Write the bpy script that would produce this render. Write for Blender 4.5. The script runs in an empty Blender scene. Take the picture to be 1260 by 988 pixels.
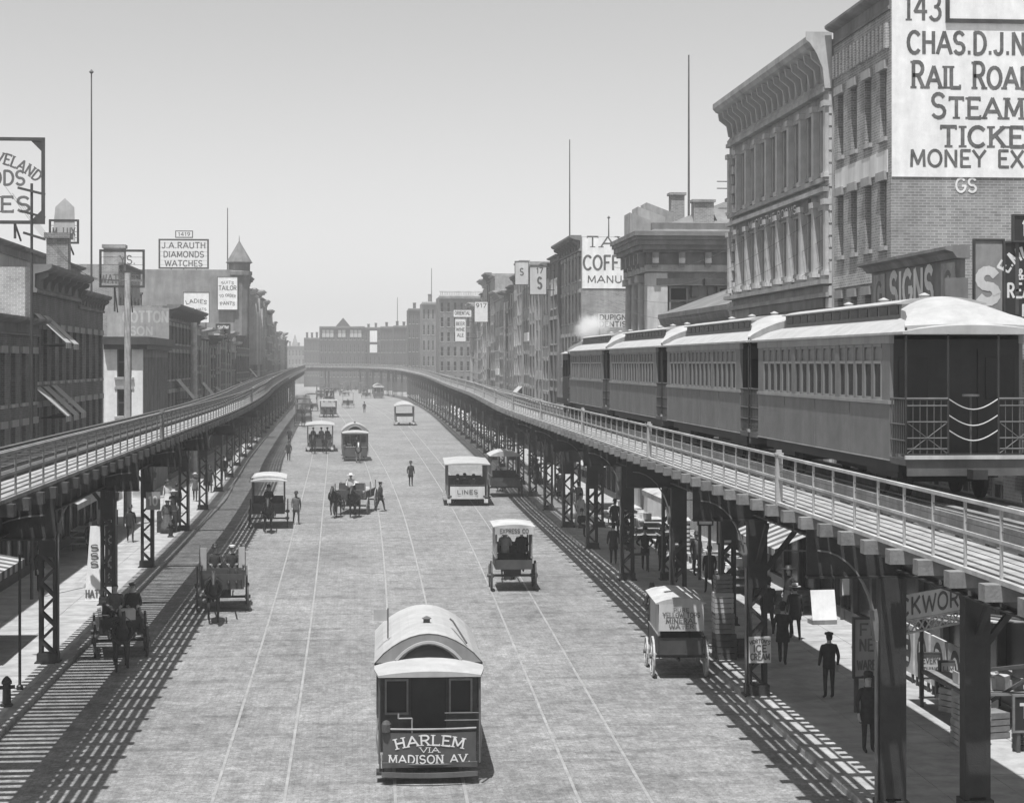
import bpy, bmesh, math, random
from mathutils import Vector, Matrix
random.seed(7)
R = math.radians
SC = bpy.context.scene
COL = SC.collection

# ------------------------------------------------------------------ camera, sky, sun, exposure
cam = bpy.data.cameras.new('camera')
camo = bpy.data.objects.new('camera', cam); COL.objects.link(camo); SC.camera = camo
CAMH = 8.8
camo.location = (0, 0, CAMH)
YAW = math.atan(190/2300)
camo.rotation_euler = (R(90), 0, -YAW)
cam.sensor_width = 36; cam.lens = 36*2300/1260
cam.shift_y = -47/1260
cam.clip_start = .5; cam.clip_end = 6000

SUN = Vector((-.12, -.30, 1.0)).normalized()          # direction towards the sun: behind the camera and a little left, high
elev = math.asin(SUN.z)
w = bpy.data.worlds.new('World'); SC.world = w; w.use_nodes = True
nt = w.node_tree
bg = nt.nodes['Background']
sky = nt.nodes.new('ShaderNodeTexSky'); sky.sky_type = 'NISHITA'; sky.sun_disc = False
sky.sun_elevation = elev; sky.sun_rotation = math.atan2(SUN.x, SUN.y)
sky.air_density = 1.0; sky.dust_density = 1.35; sky.ozone_density = 1.0; sky.altitude = 10
bw = nt.nodes.new('ShaderNodeRGBToBW')
nt.links.new(sky.outputs[0], bw.inputs[0]); nt.links.new(bw.outputs[0], bg.inputs[0])
bg.inputs[1].default_value = SKY_STRENGTH = .125
sun = bpy.data.lights.new('sun', 'SUN'); sun.energy = 4.8; sun.angle = R(.53); sun.color = (1, 1, 1)
suno = bpy.data.objects.new('sun', sun); COL.objects.link(suno)
suno.location = (0, 0, 60); suno.rotation_euler = SUN.to_track_quat('Z', 'Y').to_euler()
SC.view_settings.view_transform = 'Standard'; SC.view_settings.look = 'None'
SC.view_settings.exposure = 0.4; SC.view_settings.gamma = 1

# ------------------------------------------------------------------ materials (the photograph is black and white: all greys)
_M = {}
def mat(name, v, rough=.8, var=.25, scale=3.0, bump=0.0, bscale=None, brick=None, metal=0.0, spec=.3, streak=None, grime=.28, coord='Object'):
    if name in _M: return _M[name]
    m = bpy.data.materials.new(name); m.use_nodes = True; _M[name] = m
    t = m.node_tree; N = t.nodes; L = t.links
    b = N['Principled BSDF']
    b.inputs['Roughness'].default_value = rough; b.inputs['Metallic'].default_value = metal
    b.inputs['Specular IOR Level'].default_value = spec
    m.diffuse_color = (v, v, v, 1)
    if var <= 0 and not bump and not brick:
        b.inputs['Base Color'].default_value = (v, v, v, 1); return m
    tc = N.new('ShaderNodeTexCoord'); src = tc.outputs[coord]
    n1 = N.new('ShaderNodeTexNoise'); n1.inputs['Scale'].default_value = scale; n1.inputs['Detail'].default_value = 6; n1.inputs['Roughness'].default_value = .65
    if streak:
        mp = N.new('ShaderNodeMapping'); mp.inputs['Scale'].default_value = streak
        L.new(src, mp.inputs[0]); L.new(mp.outputs[0], n1.inputs['Vector'])
    else: L.new(src, n1.inputs['Vector'])
    rp = N.new('ShaderNodeMapRange'); rp.inputs[1].default_value = .3; rp.inputs[2].default_value = .7
    rp.inputs[3].default_value = v*(1-var); rp.inputs[4].default_value = v*(1+var)
    L.new(n1.outputs[0], rp.inputs[0])
    out = rp.outputs[0]; hout = n1.outputs[0]
    if brick:
        bwid, bh, mort = brick
        sx = N.new('ShaderNodeSeparateXYZ'); L.new(src, sx.inputs[0])
        ad = N.new('ShaderNodeMath'); ad.operation = 'ADD'; L.new(sx.outputs[0], ad.inputs[0]); L.new(sx.outputs[1], ad.inputs[1])
        cx = N.new('ShaderNodeCombineXYZ'); L.new(ad.outputs[0], cx.inputs[0]); L.new(sx.outputs[2], cx.inputs[1])
        bt = N.new('ShaderNodeTexBrick'); L.new(cx.outputs[0], bt.inputs['Vector'])
        bt.inputs['Scale'].default_value = 1.0; bt.inputs['Brick Width'].default_value = bwid; bt.inputs['Row Height'].default_value = bh
        bt.inputs['Mortar Size'].default_value = mort; bt.inputs['Color1'].default_value = (.78,)*3+(1,); bt.inputs['Color2'].default_value = (1.12,)*3+(1,)
        bt.inputs['Mortar'].default_value = (1.5,)*3+(1,)
        mu = N.new('ShaderNodeMath'); mu.operation = 'MULTIPLY'; L.new(out, mu.inputs[0]); L.new(bt.outputs[0], mu.inputs[1]); out = mu.outputs[0]
    if grime:
        gm = N.new('ShaderNodeMapping'); gm.inputs['Scale'].default_value = (1.3,1.3,.22); L.new(src, gm.inputs[0])
        gn = N.new('ShaderNodeTexNoise'); gn.inputs['Scale'].default_value = .9; gn.inputs['Detail'].default_value = 7; gn.inputs['Roughness'].default_value = .7; L.new(gm.outputs[0], gn.inputs['Vector'])
        gr = N.new('ShaderNodeMapRange'); gr.inputs[1].default_value = .32; gr.inputs[2].default_value = .66; gr.inputs[3].default_value = 1-grime; gr.inputs[4].default_value = 1+grime*.45
        L.new(gn.outputs[0], gr.inputs[0]); gx = N.new('ShaderNodeMath'); gx.operation = 'MULTIPLY'; L.new(out, gx.inputs[0]); L.new(gr.outputs[0], gx.inputs[1]); out = gx.outputs[0]
    L.new(out, b.inputs['Base Color'])
    if bump:
        bn = N.new('ShaderNodeTexNoise'); bn.inputs['Scale'].default_value = bscale or scale*6; bn.inputs['Detail'].default_value = 4
        L.new(src, bn.inputs['Vector'])
        bp = N.new('ShaderNodeBump'); bp.inputs['Strength'].default_value = bump; bp.inputs['Distance'].default_value = .02
        L.new(bn.outputs[0], bp.inputs['Height']); L.new(bp.outputs[0], b.inputs['Normal'])
    return m

steel = mat('riveted_steel', .035, .6, .35, 2.0, .3, 30)
steel_l = mat('weathered_steel', .10, .6, .3, 2.0, .2, 30)
lacing_m = mat('lacing_steel', .055, .6, .3, 2.0)
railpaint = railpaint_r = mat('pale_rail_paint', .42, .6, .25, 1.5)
plank_m = mat('walkway_wood', .30, .85, .3, 2.0, .3, 20)
guard_m = mat('guard_wood', .20, .85, .3, 2.0, .3, 20)
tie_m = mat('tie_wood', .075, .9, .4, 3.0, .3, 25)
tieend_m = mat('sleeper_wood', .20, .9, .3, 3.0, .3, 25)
tieend_d = mat('shaded_sleeper_wood', .06, .9, .3, 3.0, .3, 25)  # left sleepers: shade of ends turned from the sun, put into the colour
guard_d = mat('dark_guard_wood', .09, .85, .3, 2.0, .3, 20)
railtop = mat('rail_steel', .30, .45, .2, 4)
railpaint_l = mat('shaded_rail_paint', .20, .7, .25, 1.5)  # left railing: its side away from the sun, shade painted into the tone
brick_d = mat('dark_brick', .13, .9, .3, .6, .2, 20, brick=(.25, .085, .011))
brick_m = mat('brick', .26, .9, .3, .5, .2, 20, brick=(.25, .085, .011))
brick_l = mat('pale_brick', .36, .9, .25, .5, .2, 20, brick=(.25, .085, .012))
far_brick = mat('dark_far_brick', .055, .9, .3, .5)  # darker brick tone for the far buildings at the bend
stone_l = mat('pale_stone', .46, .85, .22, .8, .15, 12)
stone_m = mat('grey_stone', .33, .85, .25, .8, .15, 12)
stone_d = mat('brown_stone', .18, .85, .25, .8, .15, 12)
white_p = mat('white_paint', .78, .7, .10, 2.5, .05, 8, grime=.16)
cream_p = mat('cream_paint', .6, .7, .12, .6, .05, 8)
grey_p = mat('grey_paint', .32, .7, .2, 1.0)
dark_p = mat('dark_paint', .06, .55, .3, 1.5)
black_p = mat('black_paint', .03, .5, .3, 1.5)
letter_d = mat('dark_lettering', .13, .8, .4, 5.0, grime=.35)
letter_w = mat('pale_lettering', .72, .7, .1, 2.0)
glass_d = mat('window_glass', .02, .22, .4, .7, spec=.3)
bracket_m = mat('sunlit_steel', .17, .6, .25, 2.0)  # lighter than the columns: sun catching the flange is painted in
blind_m = mat('window_blind', .45, .9, .15, 2)
sash_m = mat('window_sash', .22, .7, .2, 2)
roof_m = mat('tar_roof', .16, .9, .3, .5, .2, 10)
canvas_w = mat('white_canvas', .42, .85, .08, 2.0, .15, 6)
canvas_d = mat('dark_canvas', .10, .9, .25, 2.0, .15, 6)
wood_d = mat('dark_wood', .07, .8, .35, 3.0, .2, 15)
wood_m = mat('worn_wood', .2, .85, .3, 3.0, .2, 15)
wood_l = mat('pale_wood', .45, .85, .25, 3.0, .2, 15)
car_m = mat('railcar_paint', .165, .55, .16, 2.5, .04, 8, grime=.2)
car_l = mat('railcar_moulding', .26, .55, .12, 1.2)
carroof = mat('railcar_roof', .36, .7, .12, 3.0, .08, 12, grime=.12)
skin_m = mat('skin', .42, .6, .08, 8)
hair_m = mat('hair', .03, .7, .3, 20)
coat_b = mat('black_wool', .036, .9, .3, 12, .2, 60)
coat_g = mat('grey_wool', .12, .9, .3, 12, .2, 60)
coat_l = mat('light_cotton', .55, .9, .15, 8, .2, 40)
straw = mat('straw', .55, .8, .15, 20)
horse_b = mat('dark_horse_coat', .035, .6, .4, 3)
horse_w = mat('grey_horse_coat', .42, .7, .35, 3)
leather = mat('leather', .02, .5, .3, 6)
kerb_m = mat('kerb_stone', .27, .85, .3, 2.5, .2, 14)
slab_m = mat('flagstone', .35, .85, .2, 1.2, .15, 10)

# ------------------------------------------------------------------ mesh helpers
class MB:
    def __init__(s): s.v = []; s.f = []
    def add(s, vs, fs):
        o = len(s.v); s.v += [tuple(p) for p in vs]; s.f += [tuple(i+o for i in f) for f in fs]; return s
    def box(s, x0, y0, z0, x1, y1, z1):
        if x0 > x1: x0, x1 = x1, x0
        if y0 > y1: y0, y1 = y1, y0
        if z0 > z1: z0, z1 = z1, z0
        return s.add([(x0,y0,z0),(x1,y0,z0),(x1,y1,z0),(x0,y1,z0),(x0,y0,z1),(x1,y0,z1),(x1,y1,z1),(x0,y1,z1)],
                     [(3,2,1,0),(4,5,6,7),(0,1,5,4),(1,2,6,5),(2,3,7,6),(3,0,4,7)])
    def beam(s, p, q, wd, h, up=(0,0,1)):
        p, q = Vector(p), Vector(q); d = (q-p)
        if d.length < 1e-6: return s
        d.normalize(); u = Vector(up)
        if abs(d.dot(u)) > .98: u = Vector((0,1,0)) if abs(d.y) < .9 else Vector((1,0,0))
        a = d.cross(u).normalized(); b = a.cross(d).normalized(); a *= wd/2; b *= h/2
        return s.add([p-a-b,p+a-b,p+a+b,p-a+b,q-a-b,q+a-b,q+a+b,q-a+b],
                     [(3,2,1,0),(4,5,6,7),(0,1,5,4),(1,2,6,5),(2,3,7,6),(3,0,4,7)])
    def cyl(s, p, q, r0, r1=None, n=10):
        r1 = r0 if r1 is None else r1
        p, q = Vector(p), Vector(q); d = (q-p).normalized()
        u = Vector((0,0,1)) if abs(d.z) < .9 else Vector((1,0,0))
        a = d.cross(u).normalized(); b = d.cross(a)
        vs = [p+(a*math.cos(t)+b*math.sin(t))*r0 for t in [2*math.pi*i/n for i in range(n)]] + \
             [q+(a*math.cos(t)+b*math.sin(t))*r1 for t in [2*math.pi*i/n for i in range(n)]]
        return s.add(vs, [(i,(i+1)%n,n+(i+1)%n,n+i) for i in range(n)] + [tuple(range(n))[::-1], tuple(range(n,2*n))])
    def tube(s, pts, r, n=6):
        for i in range(len(pts)-1): s.cyl(pts[i], pts[i+1], r, r, n)
        return s
    def loft(s, rings, cap=True, closed=True):
        n = len(rings[0]); vs = [p for r in rings for p in r]; fs = []
        for k in range(len(rings)-1):
            for i in range(n if closed else n-1):
                j = (i+1) % n
                fs.append((k*n+i, k*n+j, (k+1)*n+j, (k+1)*n+i))
        if cap and closed: fs += [tuple(range(n))[::-1], tuple((len(rings)-1)*n+i for i in range(n))]
        return s.add(vs, fs)
    def prism(s, poly, axis, a0, a1):
        def P(u, v, a):
            return {'x': (a,u,v), 'y': (u,a,v), 'z': (u,v,a)}[axis]
        return s.loft([[P(u,v,a0) for u,v in poly], [P(u,v,a1) for u,v in poly]])
    def lathe(s, prof, n=12, c=(0,0)):
        return s.loft([[(c[0]+r*math.cos(2*math.pi*i/n), c[1]+r*math.sin(2*math.pi*i/n), z) for i in range(n)] for r, z in prof])
    def mesh(s, name, m, smooth=False, origin=(0,0,0)):
        me = bpy.data.meshes.new(name)
        ox, oy, oz = origin
        me.from_pydata([(x-ox,y-oy,z-oz) for x,y,z in s.v], [], s.f)
        bm = bmesh.new(); bm.from_mesh(me); bmesh.ops.recalc_face_normals(bm, faces=bm.faces); bm.to_mesh(me); bm.free()
        if smooth:
            me.polygons.foreach_set('use_smooth', [True]*len(me.polygons))
        if m: me.materials.append(m)
        return me
    def build_each(s, name, m, parent=None, origin=(0,0,0)):
        par = list(range(len(s.v)))
        def fd(i):
            while par[i] != i: par[i] = par[par[i]]; i = par[i]
            return i
        for f in s.f:
            for q in f[1:]: par[fd(q)] = fd(f[0])
        gr = {}
        for f in s.f: gr.setdefault(fd(f[0]), []).append(f)
        out = []
        for fs in gr.values():
            ids = sorted({i for f in fs for i in f}); mp = {i: k for k, i in enumerate(ids)}
            mb = MB(); mb.v = [s.v[i] for i in ids]; mb.f = [tuple(mp[i] for i in f) for f in fs]
            out.append(mb.build(name, m, parent, origin=origin))
        return out
    def build(s, name, m, parent=None, smooth=False, origin=(0,0,0), loc=None):
        o = bpy.data.objects.new(name, s.mesh(name, m, smooth, origin)); COL.objects.link(o)
        if parent: o.parent = parent
        if loc: o.location = loc
        return o

def inst(name, me, parent=None, loc=(0,0,0), rz=0, scale=None, rot=None):
    o = bpy.data.objects.new(name, me); COL.objects.link(o)
    if parent: o.parent = parent
    o.location = loc; o.rotation_euler = rot or (0,0,rz)
    if scale: o.scale = scale
    return o
def tag(o, label=None, cat=None, group=None, kind=None):
    if label: o['label'] = label
    if cat: o['category'] = cat
    if group: o['group'] = group
    if kind: o['kind'] = kind
    return o
def thing(name, label, cat, loc=(0,0,0), rz=0, group=None):
    o = bpy.data.objects.new(name, None); COL.objects.link(o); o.empty_display_size = .3
    o.location = loc; o.rotation_euler = (0,0,rz)
    return tag(o, label, cat, group)
def copy_tree(o, parent=None):
    c = o.copy(); COL.objects.link(c)
    if parent: c.parent = parent
    for ch in list(o.children): copy_tree(ch, c)
    return c
def dup(root, loc, rz, label, group=None):
    c = copy_tree(root); c.location = loc; c.rotation_euler = (0,0,rz); c['label'] = label
    if group: c['group'] = group
    return c
def box(name, m, parent, *a): return MB().box(*a).build(name, m, parent)

# pixel of the 1260-wide photograph -> point in the place (used only to survey positions)
_c, _s = math.cos(YAW), math.sin(YAW)
def G(px, py, Z=0.0):
    zc = 2300*(CAMH-Z)/(py-447); xc = (px-630)/2300*zc
    return xc*_c+zc*_s, -xc*_s+zc*_c
def ZC(px, X):
    k = (px-630)/2300
    return X/(k*_c+_s)
def YX(px, X):                       # Y where the plane X is seen at column px
    zc = ZC(px, X); return -(px-630)/2300*zc*_s+zc*_c
def XY(px, Y):                       # X where the plane Y is seen at column px
    k = (px-630)/2300; zc = Y/(_c-k*_s); return k*zc*_c+zc*_s
def ZY(py, Y, X=0.0):                # height seen at row py on something at (X, Y)
    return CAMH-(py-447)*(X*_s+Y*_c)/2300

# ------------------------------------------------------------------ painted lettering (strokes, with optional slab serifs)
def _arc(cx, cy, rx, ry, a0, a1, n=9):
    return [(cx+rx*math.cos(R(a0+(a1-a0)*i/n)), cy+ry*math.sin(R(a0+(a1-a0)*i/n))) for i in range(n+1)]
GL = {
 'A': (.8, [[(0,0),(.4,1),(.8,0)], [(.15,.34),(.65,.34)]]),
 'B': (.65, [[(.08,0),(.08,1)], [(.08,1),(.35,1)]+_arc(.35,.76,.25,.24,90,-90)+[(.08,.52)], [(.35,.52)]+_arc(.35,.26,.28,.26,90,-90)+[(.08,0)]]),
 'C': (.7, [_arc(.38,.5,.36,.5,45,315,14)]),
 'D': (.7, [[(.08,0),(.08,1),(.3,1)]+_arc(.3,.5,.38,.5,90,-90)+[(.08,0)]]),
 'E': (.6, [[(.08,0),(.08,1)], [(.08,1),(.58,1)], [(.08,.52),(.48,.52)], [(.08,0),(.6,0)]]),
 'F': (.58, [[(.08,0),(.08,1)], [(.08,1),(.58,1)], [(.08,.52),(.46,.52)]]),
 'G': (.75, [_arc(.38,.5,.36,.5,45,345,14)+[(.72,.45),(.48,.45)]]),
 'H': (.72, [[(.08,0),(.08,1)], [(.64,0),(.64,1)], [(.08,.52),(.64,.52)]]),
 'I': (.2, [[(.1,0),(.1,1)]]),
 'J': (.5, [[(.42,1),(.42,.22)]+_arc(.22,.2,.2,.2,0,-170)]),
 'K': (.7, [[(.08,0),(.08,1)], [(.62,1),(.1,.42)], [(.26,.6),(.66,0)]]),
 'L': (.58, [[(.08,1),(.08,0)], [(.08,0),(.58,0)]]),
 'M': (.86, [[(.06,0),(.1,1)], [(.1,1),(.43,.15),(.76,1)], [(.76,1),(.8,0)]]),
 'N': (.74, [[(.08,0),(.08,1)], [(.08,1),(.66,0)], [(.66,0),(.66,1)]]),
 'O': (.78, [_arc(.39,.5,.36,.5,0,360,18)]),
 'P': (.62, [[(.08,0),(.08,1)], [(.08,1),(.34,1)]+_arc(.34,.74,.26,.26,90,-90)+[(.08,.48)]]),
 'Q': (.78, [_arc(.39,.5,.36,.5,0,360,18), [(.48,.22),(.74,-.04)]]),
 'R': (.68, [[(.08,0),(.08,1)], [(.08,1),(.34,1)]+_arc(.34,.74,.26,.26,90,-90)+[(.08,.48)], [(.34,.48),(.64,0)]]),
 'S': (.64, [_arc(.32,.74,.26,.26,30,270,9)+_arc(.32,.25,.28,.25,90,-150,9)]),
 'T': (.68, [[(.34,0),(.34,1)], [(.02,1),(.66,1)]]),
 'U': (.72, [[(.08,1),(.08,.3)]+_arc(.36,.3,.28,.3,180,360)+[(.64,1)]]),
 'V': (.76, [[(0,1),(.38,0),(.76,1)]]),
 'W': (1.0, [[(0,1),(.25,0),(.5,.9),(.75,0),(1,1)]]),
 'X': (.7, [[(.02,0),(.68,1)], [(.02,1),(.68,0)]]),
 'Y': (.7, [[(0,1),(.35,.5),(.7,1)], [(.35,.5),(.35,0)]]),
 '1': (.4, [[(.06,.8),(.24,1),(.24,0)]]),
 '4': (.66, [[(.48,0),(.48,1),(.02,.32),(.64,.32)]]),
 '3': (.6, [_arc(.28,.75,.24,.25,150,-90,9), _arc(.28,.26,.28,.26,90,-150,9)]),
 '7': (.6, [[(.02,1),(.58,1),(.2,0)]]),
 '9': (.62, [_arc(.31,.72,.26,.28,0,360,12), [(.57,.72),(.5,.3),(.2,0)]]),
 '0': (.66, [_arc(.33,.5,.28,.5,0,360,16)]),
 '5': (.6, [[(.54,1),(.12,1),(.08,.55)]+_arc(.28,.33,.28,.33,110,-150,9)]),
 '&': (.75, [[(.7,0),(.18,.72)]+_arc(.34,.82,.17,.18,200,-20,8)+[(.12,.36)]+_arc(.3,.2,.24,.2,150,300,6)+[(.7,.4)]]),
 '.': (.22, [[(.07,.06),(.15,.06)]]), "'": (.2, [[(.1,1),(.08,.78)]]), ' ': (.42, []),
}
def text_w(s, sp=.16): return sum(GL[c][0]+sp for c in s)-sp
def text(mb, s, o, u, v, nrm, h, width=None, th=.13, serif=False, sp=.16, warp=None, center=True, caps=None):
    """paint the string s on a plane: o is the middle of its base line, u / v the writing and up directions, nrm towards the reader"""
    o, u, v, nrm = Vector(o), Vector(u), Vector(v), Vector(nrm)
    tw = text_w(s, sp); sx = h if width is None else width/tw
    x = -tw*sx/2 if center else 0; k = 0
    for ch in s:
        gw, strokes = GL[ch]
        segs = []
        for st in strokes:
            for i in range(len(st)-1): segs.append((st[i], st[i+1], th))
            if serif:
                for e in (st[0], st[-1]):
                    if (abs(e[1]) < .01 or abs(e[1]-1) < .01) and len(st) < 4:
                        d = (st[0][0]-st[1][0], st[0][1]-st[1][1]) if e == st[0] else (st[-1][0]-st[-2][0], st[-1][1]-st[-2][1])
                        if abs(d[1]) > .3: segs.append(((e[0]-.15, e[1]), (e[0]+.15, e[1]), th*.55))
                        else: segs.append(((e[0], e[1]-.13 if e[1] > .5 else e[1]+.13), (e[0], e[1]), th*.55))
        hh = h*(1 if caps is None or k in caps else .82)
        for a, b, t in segs:
            ax, ay, bx_, by_ = x+a[0]*sx, a[1]*hh, x+b[0]*sx, b[1]*hh
            d = math.hypot(bx_-ax, by_-ay)
            if d < 1e-6: continue
            dx, dy = (bx_-ax)/d, (by_-ay)/d; e = t*h*.42
            tx, ty = -dy*t*h/2, dx*t*h/2
            q = [(ax-dx*e*.5-tx, ay-dy*e*.5-ty), (bx_+dx*e*.5-tx, by_+dy*e*.5-ty), (bx_+dx*e*.5+tx, by_+dy*e*.5+ty), (ax-dx*e*.5+tx, ay-dy*e*.5+ty)]
            if warp: q = [warp(*p) for p in q]
            off = nrm*(.0004*(len(mb.f) % 13))
            mb.add([o+u*p[0]+v*p[1]+off for p in q], [(0,1,2,3)])
        x += (gw+sp)*sx; k += 1
    return mb
# ------------------------------------------------------------------ ground, road, pavements, street rails
def lerp(tab, y):
    if y <= tab[0][0]: return tab[0][1]
    for (a, va), (b, vb) in zip(tab, tab[1:]):
        if y <= b: return va+(vb-va)*(y-a)/(b-a)
    return tab[-1][1]
CURB_R = [(-30,9.2),(25,9.8),(54,10.2),(120,11.1),(170,12.0),(224,12.4),(322,13.1),(440,12.5)]
CURB_L = [(-30,-8.4),(120,-8.4),(172,-9.9),(280,-11.6),(400,-13.6),(520,-16.5)]

def road_material():
    m = bpy.data.materials.new('granite_setts'); m.use_nodes = True
    t = m.node_tree; N, L = t.nodes, t.links; b = N['Principled BSDF']; b.inputs['Roughness'].default_value = .85; b.inputs['Specular IOR Level'].default_value = .25
    tc = N.new('ShaderNodeTexCoord')
    def noise(scale, st, det=5, rough=.6):
        mp = N.new('ShaderNodeMapping'); mp.inputs['Scale'].default_value = st; L.new(tc.outputs['Object'], mp.inputs[0])
        n = N.new('ShaderNodeTexNoise'); n.inputs['Scale'].default_value = scale; n.inputs['Detail'].default_value = det; n.inputs['Roughness'].default_value = rough
        L.new(mp.outputs[0], n.inputs['Vector']); return n.outputs[0]
    def rng(i, a, bb, lo=.3, hi=.7):
        r = N.new('ShaderNodeMapRange'); r.inputs[1].default_value = lo; r.inputs[2].default_value = hi; r.inputs[3].default_value = a; r.inputs[4].default_value = bb
        L.new(i, r.inputs[0]); return r.outputs[0]
    def mul(a, c):
        x = N.new('ShaderNodeMath'); x.operation = 'MULTIPLY'; L.new(a, x.inputs[0]); L.new(c, x.inputs[1]); return x.outputs[0]
    bt = N.new('ShaderNodeTexBrick'); L.new(tc.outputs['Object'], bt.inputs['Vector'])
    bt.inputs['Scale'].default_value = 1; bt.inputs['Brick Width'].default_value = .24; bt.inputs['Row Height'].default_value = .105; bt.inputs['Mortar Size'].default_value = .008
    bt.inputs['Color1'].default_value = (.18,)*3+(1,); bt.inputs['Color2'].default_value = (.23,)*3+(1,); bt.inputs['Mortar'].default_value = (.155,)*3+(1,)
    o = mul(bt.outputs[0], rng(noise(.22, (1, .45, 1)), .78, 1.2))
    o = mul(o, rng(noise(1.6, (.5, 1.3, 1), 7, .7), .87, 1.13))
    o = mul(o, rng(noise(2.6, (1, .35, 1), 5, .75), .70, 1.30))
    o = mul(o, rng(noise(5, (1, .55, 1), 4, .85), .70, 1.30))
    o = mul(o, rng(noise(14, (1, .45, 1), 3, .85), .7, 1.3))
    o = mul(o, rng(noise(.5, (.5, 2.2, 1), 3), .74, 1.0, .33, .47))
    L.new(o, b.inputs['Base Color'])
    bp = N.new('ShaderNodeBump'); bp.inputs['Strength'].default_value = .5; bp.inputs['Distance'].default_value = .02
    L.new(bt.outputs[0], bp.inputs['Height']); L.new(bp.outputs[0], b.inputs['Normal'])
    return m
setts = road_material()
tag(box('ground', mat('bare_ground', .22, .95, .2, .05), None, -1500, -60, -.5, 1500, 1500, -.004), kind='structure')
def sheet(name, m, L_, R_, z, y0, y1, st, kind='structure'):
    mb = MB(); ys = [y0]
    while ys[-1] < y1: ys.append(min(y1, ys[-1]+st))
    for a, b_ in zip(ys, ys[1:]):
        mb.add([(L_(a),a,z),(R_(a),a,z),(R_(b_),b_,z),(L_(b_),b_,z)], [(0,1,2,3)])
    return tag(mb.build(name, m), kind=kind)
sheet('road', setts, lambda y: lerp(CURB_L, y)-.02, lambda y: lerp(CURB_R, y)+.02, 0.0, -30, 620, 10)
def pavement(name, tab, sgn, width):
    mb = MB()
    ys = list(range(-30, 431, 10))
    for a, b_ in zip(ys, ys[1:]):
        i0, i1 = lerp(tab,a)+sgn*.02, lerp(tab,b_)+sgn*.02
        o0, o1 = i0+sgn*width, i1+sgn*width
        mb.add([(i0,a,-.05),(i0,a,.115),(o0,a,.115),(i1,b_,-.05),(i1,b_,.115),(o1,b_,.115)], [(0,1,4,3),(1,2,5,4)])
    return tag(mb.build(name, slab_m), kind='structure')
pv_r = pavement('pavement', CURB_R, 1, 18); pv_l = pavement('pavement', CURB_L, -1, 20)
def kerbs(root, tab, sgn, y0, y1):
    y = y0; k = 0
    while y < y1:
        ln = 1.55+.35*random.random(); a, b_ = y+.012, y+ln-.012
        xa, xb = lerp(tab,a), lerp(tab,b_); wd = .30; j = random.uniform(-.012,.012)
        mb = MB(); z1 = .14+random.uniform(-.008,.008)
        mb.loft([[(xa-sgn*.05+j,a,-.03),(xa-sgn*.04+j,a,z1-.03),(xa-sgn*.01+j,a,z1),(xa+sgn*wd,a,z1),(xa+sgn*wd,a,-.03)],
                 [(xb-sgn*.05+j,b_,-.03),(xb-sgn*.04+j,b_,z1-.03),(xb-sgn*.01+j,b_,z1),(xb+sgn*wd,b_,z1),(xb+sgn*wd,b_,-.03)]])
        mb.build('kerb_stone', kerb_m, root); y += ln; k += 1
kerbs(pv_r, CURB_R, 1, 28, 132); kerbs(pv_l, CURB_L, -1, 40, 132)
def slabs(root, tab, sgn, y0, y1, cols, off):
    y = y0
    while y < y1:
        ln = 1.5+.5*random.random(); x = off
        for cw in cols:
            xa, xb = lerp(tab, y), lerp(tab, y+ln); z = .128+random.uniform(-.004,.004); g = .014
            mb = MB()
            p = [(xa+sgn*(x+g),y+g),(xa+sgn*(x+cw-g),y+g),(xb+sgn*(x+cw-g),y+ln-g),(xb+sgn*(x+g),y+ln-g)]
            mb.loft([[(a,b_,.09) for a,b_ in p],[(a,b_,z) for a,b_ in p]])
            o = mb.build('paving_slab', slab_m, root)
            x += cw
        y += ln
slabs(pv_r, CURB_R, 1, 30, 98, [1.5,1.5,1.6,1.7], .33)
slabs(pv_l, CURB_L, -1, 42, 112, [1.5,1.6,1.7], .33)

TRK = {'L': [(20,-2.15),(67,-2.25),(95,-2.6),(186,-3.6),(300,-6.5),(420,-10)],
       'M': [(20,1.25),(39,1.5),(67,1.8),(95,2.0),(130,1.9),(168,1.4),(260,-.6),(420,-5)],
       'R': [(20,4.8),(39,5.15),(67,5.8),(95,6.3),(120,6.55),(190,6.6),(263,6.5),(340,5),(440,1)]}
for key, tab in TRK.items():
    root = thing('tram_track', {'L': 'left street railway track set in the granite setts', 'M': 'middle street railway track set in the granite setts', 'R': 'right street railway track set in the granite setts'}[key], 'tram track', (lerp(tab,40),40,0), group='street railway tracks')
    root['kind'] = 'structure'
    for sd in (-1,1):
        mb = MB(); ys = list(range(20,430,5))
        rings = []
        for y in ys:
            x = sum(lerp(tab,y+q) for q in (-24,-16,-8,0,8,16,24))/7+sd*.72
            rings.append([(x-.035,y,.001),(x-.03,y,.008),(x+.03,y,.008),(x+.035,y,.001)])
        mb.loft(rings).build('rail', railtop, root, origin=root.location)

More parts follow.
